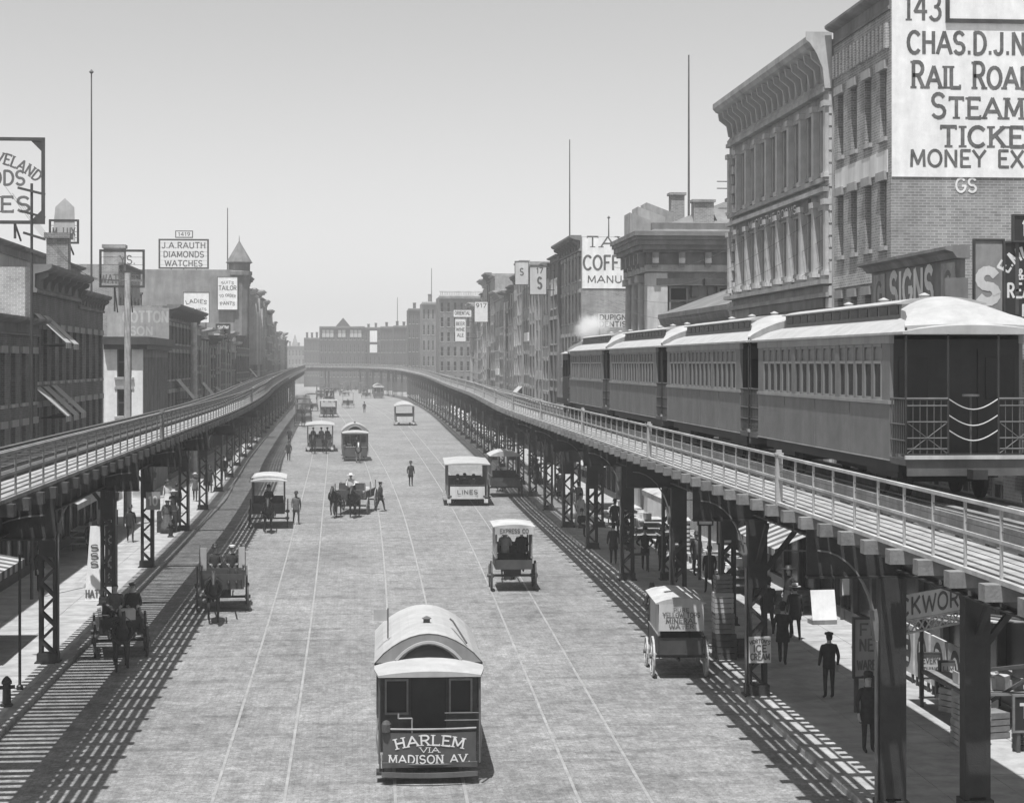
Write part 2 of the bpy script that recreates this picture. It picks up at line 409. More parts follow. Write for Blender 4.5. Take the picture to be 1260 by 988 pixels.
# ------------------------------------------------------------------ elevated railways over both kerbs
class Path:
    def __init__(s, pts, sgn):
        P = [Vector(p) for p in pts]; s.sgn = sgn; out = []
        for i in range(len(P)-1):
            p0 = P[max(i-1,0)]; p1 = P[i]; p2 = P[i+1]; p3 = P[min(i+2,len(P)-1)]
            n = max(4, int((p2-p1).length/3))
            for k in range(n):
                t = k/n
                # centripetal-free cubic with finite-difference tangents by chord
                m1 = (p2-p0)/max((p2-p1).length+(p1-p0).length,1e-6)*(p2-p1).length
                m2 = (p3-p1)/max((p3-p2).length+(p2-p1).length,1e-6)*(p2-p1).length
                out.append((2*t**3-3*t*t+1)*p1+(t**3-2*t*t+t)*m1+(-2*t**3+3*t*t)*p2+(t**3-t*t)*m2)
        out.append(P[-1]); s.p = out; s.l = [0]
        for a, b_ in zip(out, out[1:]): s.l.append(s.l[-1]+(b_-a).length)
        s.len = s.l[-1]
    def at(s, d):
        d = min(max(d,0), s.len-1e-4); lo, hi = 0, len(s.l)-1
        while hi-lo > 1:
            m = (lo+hi)//2
            if s.l[m] <= d: lo = m
            else: hi = m
        f = (d-s.l[lo])/max(s.l[hi]-s.l[lo],1e-9)
        pos = s.p[lo].lerp(s.p[hi], f)
        a = s.p[max(lo-1,0)]; b_ = s.p[min(hi+1,len(s.p)-1)]
        t = (b_-a); t.z = 0; t.normalize()
        n = Vector((t.y,-t.x,0))*s.sgn
        return pos, t, n
    def pt(s, d, lat, dz):
        p, t, n = s.at(d); return p+n*lat+Vector((0,0,dz))
    def s_of_y(s, y):
        for a, b_, l in zip(s.p, s.p[1:], s.l):
            if a.y <= y <= b_.y: return l+(y-a.y)
        return 0
def strip(path, s0, s1, prof, step=6.0, mb=None):
    """prof: list of (lateral or callable, dz) ; extruded along the path"""
    mb = mb or MB(); n = max(1, int(math.ceil((s1-s0)/step))); rings = []
    for i in range(n+1):
        d = s0+(s1-s0)*i/n
        rings.append([path.pt(d, (l(d) if callable(l) else l), z) for l, z in prof])
    return mb.loft(rings)
def rect(l0, l1, z0, z1): return [(l0,z0),(l1,z0),(l1,z1),(l0,z1)]

PR = Path([(8.0,6,6.0),(8.3,24,6.0),(8.65,55,6.0),(8.9,80,6.0),(9.15,116,6.0),(9.7,140,6.05),(10.3,169,6.15),(10.9,224,6.25),(11.8,322,6.65),(11.2,400,7.0),(8.6,480,7.4),(1,545,7.6),(-9.3,560,7.65),(-20,563,7.7)], 1)
RH = {True: .94, False: .82}
PL = Path([(-6.2,14,6.4),(-6.2,60,6.4),(-6.25,100,6.4),(-6.9,140,6.5),(-7.75,172,6.65),(-9.3,260,7.1),(-11.3,400,7.6),(-14.4,520,7.7)], -1)
sR0 = PR.s_of_y(100)
def dtR(d):
    y = PR.at(d)[0].y; x = PR.at(d)[0].x
    v = 11.42-x if y < 100 else 2.35
    return max(2.3, min(3.4, v))
def viaduct(path, name, label, dt, far_s, bents, twin, s_first):
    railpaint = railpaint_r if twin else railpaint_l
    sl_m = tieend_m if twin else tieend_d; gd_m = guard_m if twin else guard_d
    p0 = path.at(path.s_of_y(40))[0]
    root = thing(name, label, 'elevated railway', (p0.x,p0.y,0), group='elevated railways over the kerbs')
    O = root.location
    nearS = path.s_of_y(165)
    # running rails
    for sd in (-.72,.72):
        strip(path, 0, far_s, [((lambda d, q=sd: dt(d)+q-.04),.0),((lambda d, q=sd: dt(d)+q+.04),.0),((lambda d, q=sd: dt(d)+q+.035),.14),((lambda d, q=sd: dt(d)+q-.035),.14)]).build('running_rail', railtop, root, origin=O)
    for sd in ((-1.1,1.1) if not twin else (-1.1,-.42,.42,1.1)):
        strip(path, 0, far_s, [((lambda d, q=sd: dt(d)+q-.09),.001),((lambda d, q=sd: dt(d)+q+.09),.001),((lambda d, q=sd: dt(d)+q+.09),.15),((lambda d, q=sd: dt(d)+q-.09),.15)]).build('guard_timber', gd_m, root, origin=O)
    # ties: every third one is long and carries the walkway
    tl = MB().box(-.1,-1.45,-.2,.1,1.45,0).mesh('tie', tie_m)
    d = 1.0; k = 0; nt_ = 0; rest = MB()
    posts = []
    while d < far_s:
        long = (k % 3 == 0); c = dt(d)
        if long: posts.append(d)
        if not long:
            p, t, n = path.at(d)
            ctr = p+n*c; a = math.atan2(t.y,t.x)
            if nt_ < 290:
                inst('tie', tl, root, tuple(ctr-O), a); nt_ += 1
            else:
                rest.beam(ctr-n*1.45-Vector((0,0,.1)), ctr+n*1.45-Vector((0,0,.1)), .2, .2)
        d += .5; k += 1
    tag(rest.build('distant_ties', tie_m, root, origin=O), kind='stuff')
    rest = MB()
    for i, d in enumerate(posts):
        p, t, n = path.at(d); c = dt(d); mb = MB() if i < 150 else rest
        mb.beam(p-n*.28-Vector((0,0,.15)), p+n*(c+1.45)-Vector((0,0,.15)), .27, .22)
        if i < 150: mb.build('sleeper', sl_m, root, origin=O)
    if rest.v: tag(rest.build('distant_sleepers', tieend_m, root, origin=O), kind='stuff')
    # walkway: five boards side by side, each about 6 m long
    brest = MB(); nb = 0
    for j in range(4 if not twin else 5):
        l0 = .085+j*.235; d = 0
        while d < far_s:
            e = min(far_s, d+6.0)
            pf = rect(l0, l0+.165, -.038+.004*((j*7+int(d))%3), .012+.004*((j*7+int(d))%3))
            if d < nearS: strip(path, d+.01, e-.01, pf, 3).build('walkway_plank', plank_m, root, origin=O); nb += 1
            else: strip(path, d, e, pf, 6, brest)
            d = e
    if brest.v: tag(brest.build('distant_planks', plank_m, root, origin=O), kind='stuff')
    # upright board between the walkway and the track
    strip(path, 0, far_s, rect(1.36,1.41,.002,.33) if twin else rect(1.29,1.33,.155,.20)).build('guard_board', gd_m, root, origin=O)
    # railing
    H_ = RH[twin]
    pm = MB().beam((0,0,-.03),(0,0,H_),.038,.038).box(-.05,-.05,-.035,.05,.05,-.005).mesh('railing_post', railpaint)
    big = MB().box(-.065,-.065,-.03,.065,.065,H_+.02).box(-.085,-.085,H_+.02,.085,.085,H_+.06).box(-.05,-.05,H_+.06,.05,.05,H_+.12).mesh('railing_post', railpaint)
    prest = MB()
    for i, d in enumerate(posts):
        p, t, n = path.at(d)
        q = p+n*(-.02)
        if i < 270: inst('railing_post', big if (twin and i % 12 == 8) or (not twin and i % 36 == 30) else pm, root, tuple(q-O), math.atan2(t.y,t.x))
        else: prest.beam(q, q+Vector((0,0,H_)), .038, .038)
    if prest.v: tag(prest.build('distant_posts', railpaint, root, origin=O), kind='stuff')
    strip(path, 0, far_s, rect(-.05,.01,H_-.03,H_+.02)).build('top_rail', railpaint, root, origin=O)
    strip(path, 0, far_s, rect(-.042,.002,H_*.5,H_*.5+.045)).build('middle_rail', railpaint, root, origin=O)
    strip(path, 0, far_s, rect(-.07,.02,-.045,.018)).build('edge_board', railpaint, root, origin=O)
    for zz in (H_*.66,H_*.82): strip(path, 0, far_s, rect(-.024,-.012,zz,zz+.012)).build('railing_wire', steel_l, root, origin=O)
    # outer railing
    # main girders
    for sd in (-.95,.95):
        L_ = lambda d, q=sd: dt(d)+q
        strip(path, 0, far_s, [((lambda d, f=L_: f(d)-.02),-1.15),((lambda d, f=L_: f(d)+.02),-1.15),((lambda d, f=L_: f(d)+.02),-.27),((lambda d, f=L_: f(d)-.02),-.27)]).build('main_girder', steel, root, origin=O)
        fl = MB()
        for z in (-.29,-1.19):
            strip(path, 0, far_s, [((lambda d, f=L_: f(d)-.16),z),((lambda d, f=L_: f(d)+.16),z),((lambda d, f=L_: f(d)+.16),z+.035),((lambda d, f=L_: f(d)-.16),z+.035)], 6, fl)
        fl.build('girder_flange', steel, root, origin=O)
        st = MB(); d = 1
        while d < nearS*1.3:
            st.beam(path.pt(d, L_(d)-.1, -1.14), path.pt(d, L_(d)-.1, -.3), .08, .08); d += 1.6
        tag(st.build('girder_stiffeners', steel_l, root, origin=O), kind='stuff')
    # edge stringer under the walkway
    strip(path, 0, far_s, rect(.58,.66,-.52,-.265)).build('walkway_stringer', steel, root, origin=O)
    for bi, (d, lats) in enumerate(bents):
        p, t, n = path.at(d); zt = p.z; a = math.atan2(t.y,t.x)-math.pi/2
        # floor beam across the bent
        mb = MB(); c = dt(d)
        q0 = p+n*.15; q1 = p+n*(c+1.5)
        mb.beam(q0+Vector((0,0,-.78)), q1+Vector((0,0,-.78)), .03, 1.0)
        mb.beam(q0+Vector((0,0,-1.30)), q1+Vector((0,0,-1.30)), .26, .04)
        mb.build('floor_beam', steel, root, origin=O)
        for ci, lat in enumerate(lats):
            base = p+n*lat; base.z = .11; h = zt-1.32-.11
            far = d > path.s_of_y(250)
            rc = bpy.data.objects.new('column', col_mesh(round(h,1), twin and bi < 2)); COL.objects.link(rc); rc.parent = root
            rc.location = tuple(base-O); rc.rotation_euler = (0,0,a); rc.scale = (1,1,h/round(h,1))
            if not far or ci == 0:
                lace(rc, round(h,1), p.y < 118) if not (twin and bi < 2) else None; inst('base_plate', base_mesh, rc)
            if ci == 0:
                o = inst('curved_bracket', bracket_mesh(lat, path.sgn, round(h,1)), root, tuple(base-O), a)
            if ci == len(lats)-1 and not far:
                o = inst('brace', brace_mesh(path.sgn, round(h,1)), root, tuple(base-O), a)
    return root
_cm = {}
def col_mesh(h, solid=False):
    if ('c',h,solid) not in _cm:
        mb = MB()
        for sx in (-1,1):
            mb.box(sx*.25,-.17,0,sx*.225,.17,h)
            for sy in (-1,1): mb.box(sx*.225,sy*.17,0,sx*.15,sy*.148,h)
        lo = .35 if solid else h*.62
        mb.box(-.225,-.166,lo,.225,-.14,h); mb.box(-.225,.14,lo,.225,.166,h)
        _cm[('c',h,solid)] = mb.mesh('column', steel)
    return _cm[('c',h,solid)]
def lace(col, h, single):
    n = int(h*.60/.42)
    if single:
        for sg in (-1,1):
            k = ('lb',sg)
            if k not in _cm: _cm[k] = MB().beam((-.21*sg,-.006,0),(.21*sg,-.006,.42),.075,.012,(0,1,0)).mesh('lacing_bar', lacing_m)
        for sy in (-1,1):
            for i in range(n): inst('lacing_bar', _cm[('lb', 1 if i % 2 else -1)], col, (0,sy*.158,.25+.42*i))
    else:
        if ('l',h) not in _cm:
            mb = MB()
            for sy in (-1,1):
                for i in range(n):
                    x0 = -.21 if i % 2 == 0 else .21
                    mb.beam((x0,sy*.158,.25+.42*i),(-x0,sy*.158,.67+.42*i),.075,.012,(0,1,0))
            _cm[('l',h)] = mb.mesh('lacing', lacing_m)
        tag(inst('lacing', _cm[('l',h)], col), kind='stuff')
base_mesh = MB().box(-.36,-.28,0,.36,.28,.05).box(-.3,-.23,.05,.3,.23,.30).mesh('base_plate', steel)
def bracket_mesh(lat, sgn, h):
    k = ('b',round(lat,2),sgn,h)
    if k not in _cm:
        mb = MB(); r = max(.5, lat-.45); n = 9
        # outer flange: up the street side of the column and over in a quarter bow to the deck edge
        pts = [(-.29,0,.05),(-.29,0,h-1.25)]
        for i in range(1,n+1):
            a = i/n*math.pi/2; pts.append((-.29-(r-.2)*(1-math.cos(a)),0,h-1.25+1.75*math.sin(a)))
        for p, q in zip(pts, pts[1:]): mb.beam((p[0]*sgn,p[1],p[2]),(q[0]*sgn,q[1],q[2]),.16,.03,(1,0,0) if abs(p[0]-q[0]) < .01 else (0,0,1))
        for i in range(1,n-1,1):
            p, q = pts[i+1], pts[i+2]
            mb.add([(p[0]*sgn,-.01,p[2]),(q[0]*sgn,-.01,q[2]),(q[0]*sgn,-.01,h+.35),(p[0]*sgn,-.01,h+.35)],[(0,1,2,3)]) if i in (7,) else None
        _cm[k] = mb.mesh('curved_bracket', bracket_m)
    return _cm[k]
def brace_mesh(sgn, h):
    k = ('d',sgn,h)
    if k not in _cm:
        mb = MB(); mb.beam((.24*sgn,0,h-1.3),(1.25*sgn,0,h-.02),.12,.12)
        mb.beam((0,.18,h-1.1),(0,1.3,h-.02),.11,.11); mb.beam((0,-.18,h-1.1),(0,-1.3,h-.02),.11,.11)
        _cm[k] = mb.mesh('brace', steel)
    return _cm[k]
bR = []
for i in range(42):
    y = 35.3+13.0*i if i < 4 else 75.3+11.6*(i-3)
    if y > 470: break
    d = PR.s_of_y(y); e = PR.at(d)[0].x
    l1 = lerp(CURB_R,y)+.30-e
    bR.append((d, [l1] if i == 1 else [l1, l1+1.65]))
for q in range(1,8): bR.append((PR.s_of_y(469)+q*16, [1.0, 3.2]))
bR.insert(0, (PR.s_of_y(22.3), [1.55,3.2]))
bL = []
y = 25.0
for y in [25,40,55.2,68.2,80.6,98,112,128,144,160,175,190,205,220,235,250,265,280,295,310,325,340,355,370,385,400,415,430,445,460]:
    d = PL.s_of_y(y); bL.append((d, [2.75]))
v_r = viaduct(PR, 'elevated_railway', 'right elevated railway with a pale railing, carrying the passenger train', dtR, PR.len-1, bR, True, 0)
v_l = viaduct(PL, 'elevated_railway', 'left elevated railway with an empty track above the kerb', lambda d: 2.2, PL.len-1, bL, False, 0)
# ------------------------------------------------------------------ buildings
_wm = {}
def win_mesh(wd, h, arch, mode, sgn):
    """frame of one window, local: u along the wall (y), v into the wall (x*sgn), origin at the bottom middle"""
    k = (round(wd,2), round(h,2), arch, sgn)
    if k not in _wm:
        f = MB(); t = min(.09, wd*.09)
        for s in (-1,1): f.box(sgn*.16, s*wd/2, 0, sgn*.24, s*(wd/2-t), h)
        f.box(sgn*.161, -wd/2+t, h-t, sgn*.239, wd/2-t, h); f.box(sgn*.161, -wd/2+t, 0, sgn*.239, wd/2-t, t)
        f.box(sgn*.163, -wd/2+t, h*.5-t/2, sgn*.236, wd/2-t, h*.5+t/2)
        if wd > 1.0 or h > 1.6: f.box(sgn*.166, -.02, t, sgn*.233, .02, h*.5-t/2); 
        fr = f.mesh('window', sash_m)
        pn = MB().box(sgn*.20, -wd/2+t*.9, t*.9, sgn*.22, wd/2-t*.9, h-t*.9).mesh('pane', glass_d)
        bl = MB().box(sgn*.19, -wd/2+t, -h*.5+t, sgn*.197, wd/2-t, 0).mesh('blind', blind_m)
        sl = MB().box(-sgn*.10, -wd/2-.12, -.14, sgn*.15, wd/2+.12, -.005).mesh('sill', stone_m)
        ln = MB()
        if arch:
            pts = [(-(wd/2+.16), h-.02)]+[((wd/2+.16)*-math.cos(a), h-.02+(.32)*math.sin(a)) for a in [math.pi*i/8 for i in range(1,8)]]+[((wd/2+.16), h-.02)]
            ln.prism(pts, 'x', -sgn*.10, -sgn*.004)
        else: ln.box(-sgn*.12, -wd/2-.14, h+.005, -sgn*.004, wd/2+.14, h+.28)
        _wm[k] = (fr, pn, bl, sl, ln.mesh('lintel', stone_m))
    return _wm[k]
def cornice_prof(h, p):
    return [(0.02,-h),(-p*.22,-h),(-p*.25,-h*.9),(-p*.12,-h*.82),(-p*.12,-h*.34),(-p*.5,-h*.28),(-p*.85,-h*.2),(-p,-h*.12),(-p,0),(0.02,0)]
def building(name, label, sgn, X, Y0, Y1, depth, H, rows, wall, side=None, trim=None, cor=(1.1,.8), brackets=0, pilasters=0, ground=True, chimneys=0, arch=False, blinds=.6, group=None, cat='building', lintel=True, shop=True):
    L = Y1-Y0; root = thing(name, label, cat, (X,Y0,0), group=group or ('buildings along the right pavement' if sgn > 0 else 'buildings along the left pavement'))
    trim = trim or stone_d; side = side or wall; T = .30
    rows = sorted(rows)
    mb = MB(); zprev = 0.0 if not ground else 3.6
    body = MB().box(sgn*T, 0, 0, sgn*depth, L, H-.35)
    body.box(sgn*T, .0, H-.35, sgn*(T+.3), L, H); body.box(sgn*(T+.3), 0, H-.35, sgn*depth, .3, H); body.box(sgn*(T+.3), L-.3, H-.35, sgn*depth, L, H)
    body.build('rear_block', side, root)
    for (z0, z1, nb, wf) in rows:
        if z0 > zprev+.001: mb.box(0,0,zprev,sgn*T,L,z0)
        bw_ = L/nb; ww = bw_*wf
        edges = [0]
        for i in range(nb): edges += [i*bw_+bw_/2-ww/2, i*bw_+bw_/2+ww/2]
        edges.append(L)
        for i in range(0,len(edges),2): mb.box(0,edges[i],z0,sgn*T,edges[i+1],z1)
        fr, pn, bl, sl, ln = win_mesh(ww-.01, z1-z0-.01, arch, 0, sgn)
        for i in range(nb):
            wo = inst('window', fr, root, (0, i*bw_+bw_/2, z0))
            inst('pane', pn, wo); inst('sill', sl, wo)
            if lintel: inst('lintel', ln, wo)
            if random.random() < blinds: inst('blind', bl, wo, (0,0,z1-z0-.01-min(.09,(ww-.01)*.09)), scale=(1,1,random.choice((.45,.7,1,1,1.35))))
        zprev = z1
    mb.box(0,0,zprev,sgn*T,L,H)
    mb.build('wall', wall, root)
    if cor:
        h, p = cor
        pr_ = [(sgn*u if u < 0 else -sgn*.003, H+.12+z) for u, z in cornice_prof(h, p)]
        MB().prism(pr_, 'y', .03, L-.03).build('cornice', trim, root)
        if brackets:
            bm_ = MB().prism([(-sgn*p*.13,-.31*h),(-sgn*p*.80,-.27*h),(-sgn*p*.74,-.42*h),(-sgn*p*.36,-.56*h),(-sgn*p*.26,-.81*h),(-sgn*p*.13,-.81*h)], 'y', -.08, .08).mesh('bracket', trim)
            cn = root.children[-1]
            for i in range(brackets): inst('bracket', bm_, root, (0, .4+(L-.8)*i/(brackets-1), H+.12))
    if pilasters:
        pm_ = MB().box(-sgn*.14,-.22,3.6,-sgn*.005,.22,H-(cor[0] if cor else 0)-.05).mesh('pilaster', trim)
        for i in range(pilasters+1): inst('pilaster', pm_, root, (0,.24+(L-.48)*i/pilasters,0))
    if ground:
        mb = MB(); n = max(2,int(L/2.2)); bw_ = L/n
        mb.box(0,0,3.1,sgn*T,L,3.6); mb.box(0,0,0,sgn*T,L,.5)
        for i in range(n+1): mb.box(0,max(0,i*bw_-.13),.5,sgn*T,min(L,i*bw_+.13),3.1)
        mb.build('shopfront', dark_p, root)
        for i in range(n): box('shop_window', glass_d, root, sgn*.16,i*bw_+.14,.51,sgn*.2,(i+1)*bw_-.14,3.09)
        MB().prism([(-sgn*.004,3.62),(-sgn*.35,3.62),(-sgn*.35,3.8),(-sgn*.004,3.95)], 'y', .02, L-.02).build('shop_cornice', trim, root)
    box('roof', roof_m, root, sgn*.62, .32, H-.349, sgn*(depth-.02), L-.32, H-.28)
    for i in range(chimneys):
        v = random.uniform(2,min(6,depth-1)); u = L*(.15+.7*(i+.5)/chimneys); hh = random.uniform(.9,1.9)
        cm = MB().box(sgn*v,u-.35,H-.3,sgn*(v+.9),u+.35,H+hh).box(sgn*(v-.08),u-.43,H+hh,sgn*(v+.98),u+.43,H+hh+.14).build('chimney', wall, root)
        pt = MB()
        for q in (.22,.68): pt.cyl((sgn*(v+q),u,H+hh+.13),(sgn*(v+q),u,H+hh+.55),.12,.1,8)
        pt.build('chimney_pot', stone_m, cm)
    return root

# --- right-hand side, nearest first
b1 = building('ticket_office_building', 'tall brick building whose side wall carries the white railroad ticket lettering', 1, 16.4, 56.5, 63.4, 13, 20.3,
    [(5,7.2,4,.5),(9.2,11.0,4,.42),(12.45,14.5,4,.42),(15.85,17.95,4,.42)], brick_m, cor=(.7,.35), brackets=0, blinds=.2)
fr = MB()
for i in range(15): fr.box(-.12,.2+i*.45,18.55,-.005,.2+i*.45+.23,19.35)
fr.build('corbel_frieze', brick_l, b1)
box('painted_band', cream_p, b1, -.05,.3,14.72,-.006,6.6,15.42)
box('corbel_band', brick_l, b1, -.09,.2,11.35,-.006,6.7,11.75)
# painted white advertisement on the side wall facing the camera
box('painted_wall', white_p, b1, .02,-.03,14.55,12.98,-.004,20.22)
lt = MB(); U, V, NN = (1,0,0), (0,0,1), (0,-1,0)
def wx(px): return XY(px, 56.4)-16.4
def wz(py, px=1180): return ZY(py, 56.4, XY(px,56.4))
text(lt, '143', ((wx(1112)+wx(1160))/2,-.034,wz(25)), U, V, NN, .80, wx(1158)-wx(1113), .13, True)
def left(s, px, pyb, h, px1, n, serif, **kw):
    """left-aligned at px; px1 is where the first n characters end"""
    w0 = wx(px1)-wx(px); sx = w0/text_w(s[:n]); full = text_w(s)*sx
    text(lt, s, (wx(px)+full/2,-.034,wz(pyb)), U, V, NN, h, full, kw.get('th',.14), serif, caps=kw.get('caps'))
left('CHAS.D.J.NOYES', 1118, 66, .66, 1243, 9, False, th=.17)
left('RAIL ROAD', 1123, 108, .78, 1233, 7, True, caps=(0,5), th=.15)
left('STEAMSHIP', 1147, 145, .74, 1260, 5, True, caps=(0,), th=.15)
left('TICKETS', 1158, 180, .60, 1260, 5, True, th=.2)
left('MONEY EXCHANGE', 1121, 205, .50, 1260, 8, False, th=.18)
lt.build('wall_lettering', letter_d, b1)
lt = MB(); text(lt, 'GS', (wx(1190),-.012,wz(236)), U, V, NN, .42, None, .16); lt.build('small_lettering', letter_w, b1)
fm = MB(); x0, z0 = wx(1164), wz(28)
fm.box(x0,-.10,z0,12.9,-.035,z0+.12); fm.box(x0,-.10,z0+.12,x0+.12,-.035,20.2); fm.build('sign_frame', dark_p, b1)

b2 = building('bracketed_store_building', 'wide grey store building with a deep bracketed cornice and two rows of tall windows', 1, 16.35, 63.5, 80.9, 14, 20.0,
    [(4.6,6.8,9,.6),(8.3,10.4,9,.55),(12.1,14.2,9,.52),(15.5,17.7,9,.52)], stone_m, side=brick_m, trim=stone_m, cor=(1.8,.85), brackets=18, blinds=.1, arch=True, lintel=True)
pil = MB().box(-.22,-.17,0,-.005,.17,2.3).box(-.30,-.24,2.3,-.005,.24,2.5).box(-.28,-.22,-.15,-.005,.22,0).mesh('pilaster', stone_l)
for z in (12.0,15.4,8.1):
    for i in range(10): inst('pilaster', pil, b2, (0,max(.25,min(17.15,i*17.4/9)),z))
for z, p in ((14.75,.30),(15.12,.22),(11.55,.38),(11.1,.2),(18.2,.28),(7.7,.35)):
    box('string_course', stone_m, b2, -p,.06,z,-.006,17.34,z+.16)
q = MB().box(-.10,-.4,0,-.004,.4,.34).mesh('quoin', stone_l); q2 = MB().box(-.10,-.25,0,-.004,.25,.34).mesh('quoin', stone_l)
for i in range(34):
    for u in (.42,16.98): inst('quoin', q if i % 2 else q2, b2, (-.002,u-(0 if i % 2 else (.15 if u < 1 else -.15)),4.0+i*.42))
box('name_band', stone_d, b2, -.13,3,14.25,-.008,15.6,14.74)
lt = MB(); text(lt, 'MUSIC THE ROOMS', (-.135,9.0,14.36), (0,-1,0), V, (-1,0,0), .3, 8.5, .16); lt.build('band_lettering', letter_w, b2)
box('lower_name_band', stone_d, b2, -.13,.8,10.75,-.008,13.2,11.09)
MB().prism([(-.92,20.24),(-.92,19.95),(-.78,19.85),(-.55,19.5),(-.34,19.0),(-.26,18.3),(-.02,18.3),(-.02,20.24)],'y',-.04,.026).build('end_scroll', stone_l, b2)

b3 = thing('low_annex', 'low flat-fronted annex with a sloping roof between the store building and the bank', 'building', (17.3,84,0), group='buildings along the right pavement')
box('wall', brick_m, b3, 0,0,0,8,19.6,11.2)
MB().prism([(-.55,11.25),(-.55,11.5),(4,13.2),(4,11.25)],'y',.02,19.58).build('roof', roof_m, b3)
MB().prism([(-.5,11.24),(-.4,10.95),(-.005,10.7),(-.005,11.24)],'y',.03,19.57).build('cornice', stone_d, b3)
for i in range(5):
    wo = inst('window', win_mesh(1.2,2.2,False,0,1)[0], b3, (-.27,2+i*3.9,7)); inst('pane', win_mesh(1.2,2.2,False,0,1)[1], wo)

# --- bank with a heavy bracketed cornice, its plain side to the camera
b4 = thing('bank_building', 'grey stone bank with a heavy bracketed cornice and hipped roof', 'building', (16.3,104.5,0), group='buildings along the right pavement')
BW, BL_ = 20, 8.6
box('side_wall', stone_l, b4, .6,.6,0,BW-.6,BL_-.6,13.95)
cp = MB()
for x in (0,):  # corner piers and frieze
    cp.box(0,0,0,1.15,1.15,13.9); cp.box(0,BL_-1.15,0,1.15,BL_,13.9)
cp.build_each('corner_pier', stone_l, b4)
box('architrave', stone_m, b4, -.12,-.12,13.96,BW,BL_+.12,14.35)
box('frieze', stone_d, b4, -.02,-.02,14.351,BW-.1,BL_+.02,15.05)
cr = MB()
for z0, z1, p in ((15.051,15.2,.25),(15.201,15.45,.5),(15.451,15.75,.65),(15.751,15.95,.75),(15.951,16.2,.85)): cr.box(-p,-p,z0,BW,BL_+p,z1)
cr.build('cornice', stone_d, b4)
mo = MB().box(-.18,-.48,-.0,.18,-.03,.62).box(-.16,-.35,-.2,.16,-.03,0).mesh('modillion', stone_d)
for i in range(13): inst('modillion', mo, b4, (.4+i*1.5,0,14.43))
for i in range(5): inst('modillion', mo, b4, (0,.6+i*1.6,14.43), -R(90))
MB().loft([[(0,0,16.21),(BW,0,16.21),(BW,BL_,16.21),(0,BL_,16.21)],[(5,3.3,18.2),(BW-1,3.3,18.2),(BW-1,BL_-3.3,18.2),(5,BL_-3.3,18.2)]]).build('hipped_roof', roof_m, b4)
box('parapet', stone_d, b4, .3,.3,16.201,BW-.2,.7,16.75)
for x, y, w_, h in ((XY(852,106)-16.3,1.0,1.15,1.8),(XY(833,108)-16.3,5.5,.8,2.6)):
    cm = MB().box(x,y,16.2,x+w_,y+.9,16.2+h).box(x-.1,y-.1,16.2+h,x+w_+.1,y+1.0,16.35+h).build('chimney', brick_m, b4)
for px, zz, ys_ in ((800,17.6,2.6),(788,17.2,1.9),(813,17.9,3.3)):
    x = XY(px,107)-16.3
    MB().prism([(x-.7,16.2),(x-.7,zz+.25),(x+.9,zz-.35),(x+.9,16.2)],'y',ys_,ys_+2.3).build('skylight', stone_m, b4)
box('roof_house', roof_m, b4, 6.2,3,17,11,9,18.9)
rl = MB()
for x in (5.2,7,8.8,10.6): rl.cyl((x,2.2,16.6),(x,2.2,19.3),.04,n=6)
for z in (18.9,19.3): rl.cyl((4.4,2.2,z),(12,2.2,z),.035,n=6)
rl.build('roof_railing', steel_l, b4)
def bank_win(px0, px1, yt, yb):
    x0, x1 = XY(px0,104.5)-16.3, XY(px1,104.5)-16.3; z1, z0 = ZY(yt,104.5,19), ZY(yb,104.5,19)
    wo = MB().box(x0,.25,z0,x0+.12,.61,z1).box(x1-.12,.25,z0,x1,.61,z1).box(x0+.12,.25,z1-.12,x1-.12,.61,z1).box(x0+.12,.26,(z0+z1)/2-.05,x1-.12,.6,(z0+z1)/2+.05).build('window', sash_m, b4)
    box('pane', glass_d, wo, x0+.1,.5,z0,x1-.1,.56,z1)
    bl = box('blind', mat('shutter_grey', .24,.9,.2,2), wo, x0+.1,.45,z0,x1-.1,.49,z1-.9)
    box('lintel', stone_d, wo, x0-.75,-.03,z1+.03,x1+.75,.62,z1+.42); 
    for s in (x0-.55,x1+.2): box('console', stone_d, wo, s,.2,z1-.6,s+.35,.61,z1+.02)
    box('sill', stone_d, wo, x0-.5,.1,z0-.4,x1+.5,.615,z0-.02)
bank_win(824,848,352,388); bank_win(884,908,352,388)
for i in range(2):
    y = 2.25+i*2.5
    wo = MB().box(.35,y,8.5,.6,y+1.6,13.2).build('window', sash_m, b4); box('pane', glass_d, wo, .3,y+.1,8.6,.34,y+1.5,13.1)
pcol = MB().cyl((0,0,0),(0,0,7.6),.42,.36,14).box(-.5,-.5,7.6,.5,.5,8.0).box(-.5,-.5,-.4,.5,.5,0).mesh('pilaster', stone_m)
for i in range(3): inst('pilaster', pcol, b4, (.1,1.8+i*2.5,5.8))

# --- coffin warehouse with a painted side wall
b5 = building('coffin_warehouse', 'brick warehouse whose side wall is painted white with large dark lettering', 1, 16.95, 141, 155, 14, 18.4,
    [(5,7.3,6,.5),(8.6,10.9,6,.5),(12,14.2,6,.5),(15.2,17,6,.5)], brick_m, trim=stone_d, cor=(1.2,.9), brackets=8, side=brick_m)
x0 = XY(714,141)-16.95; x1 = XY(806,141)-16.95
zt, zb = ZY(289,141,18), ZY(355,141,18)
box('painted_wall', white_p, b5, .05,-.05,zb,x1,-.005,min(zt,18.36))
lt = MB()
def t5(s, px, n, px1, pyb, h, serif, th=.14):
    a, b_ = XY(px,141)-16.95, XY(px1,141)-16.95; sx = (b_-a)/text_w(s[:n]); full = text_w(s)*sx
    text(lt, s, (a+full/2,-.056,ZY(pyb,141,18)), U, V, NN, h, full, th, serif)
t5('TAYLOR', 722, 2, 756, 304, .78, True); t5('COFFINS', 718, 5, 766, 332, 1.05, False, .16); t5('MANUF.', 723, 4, 765, 348, .52, False, .17)
lt.build('wall_lettering', letter_d, b5)
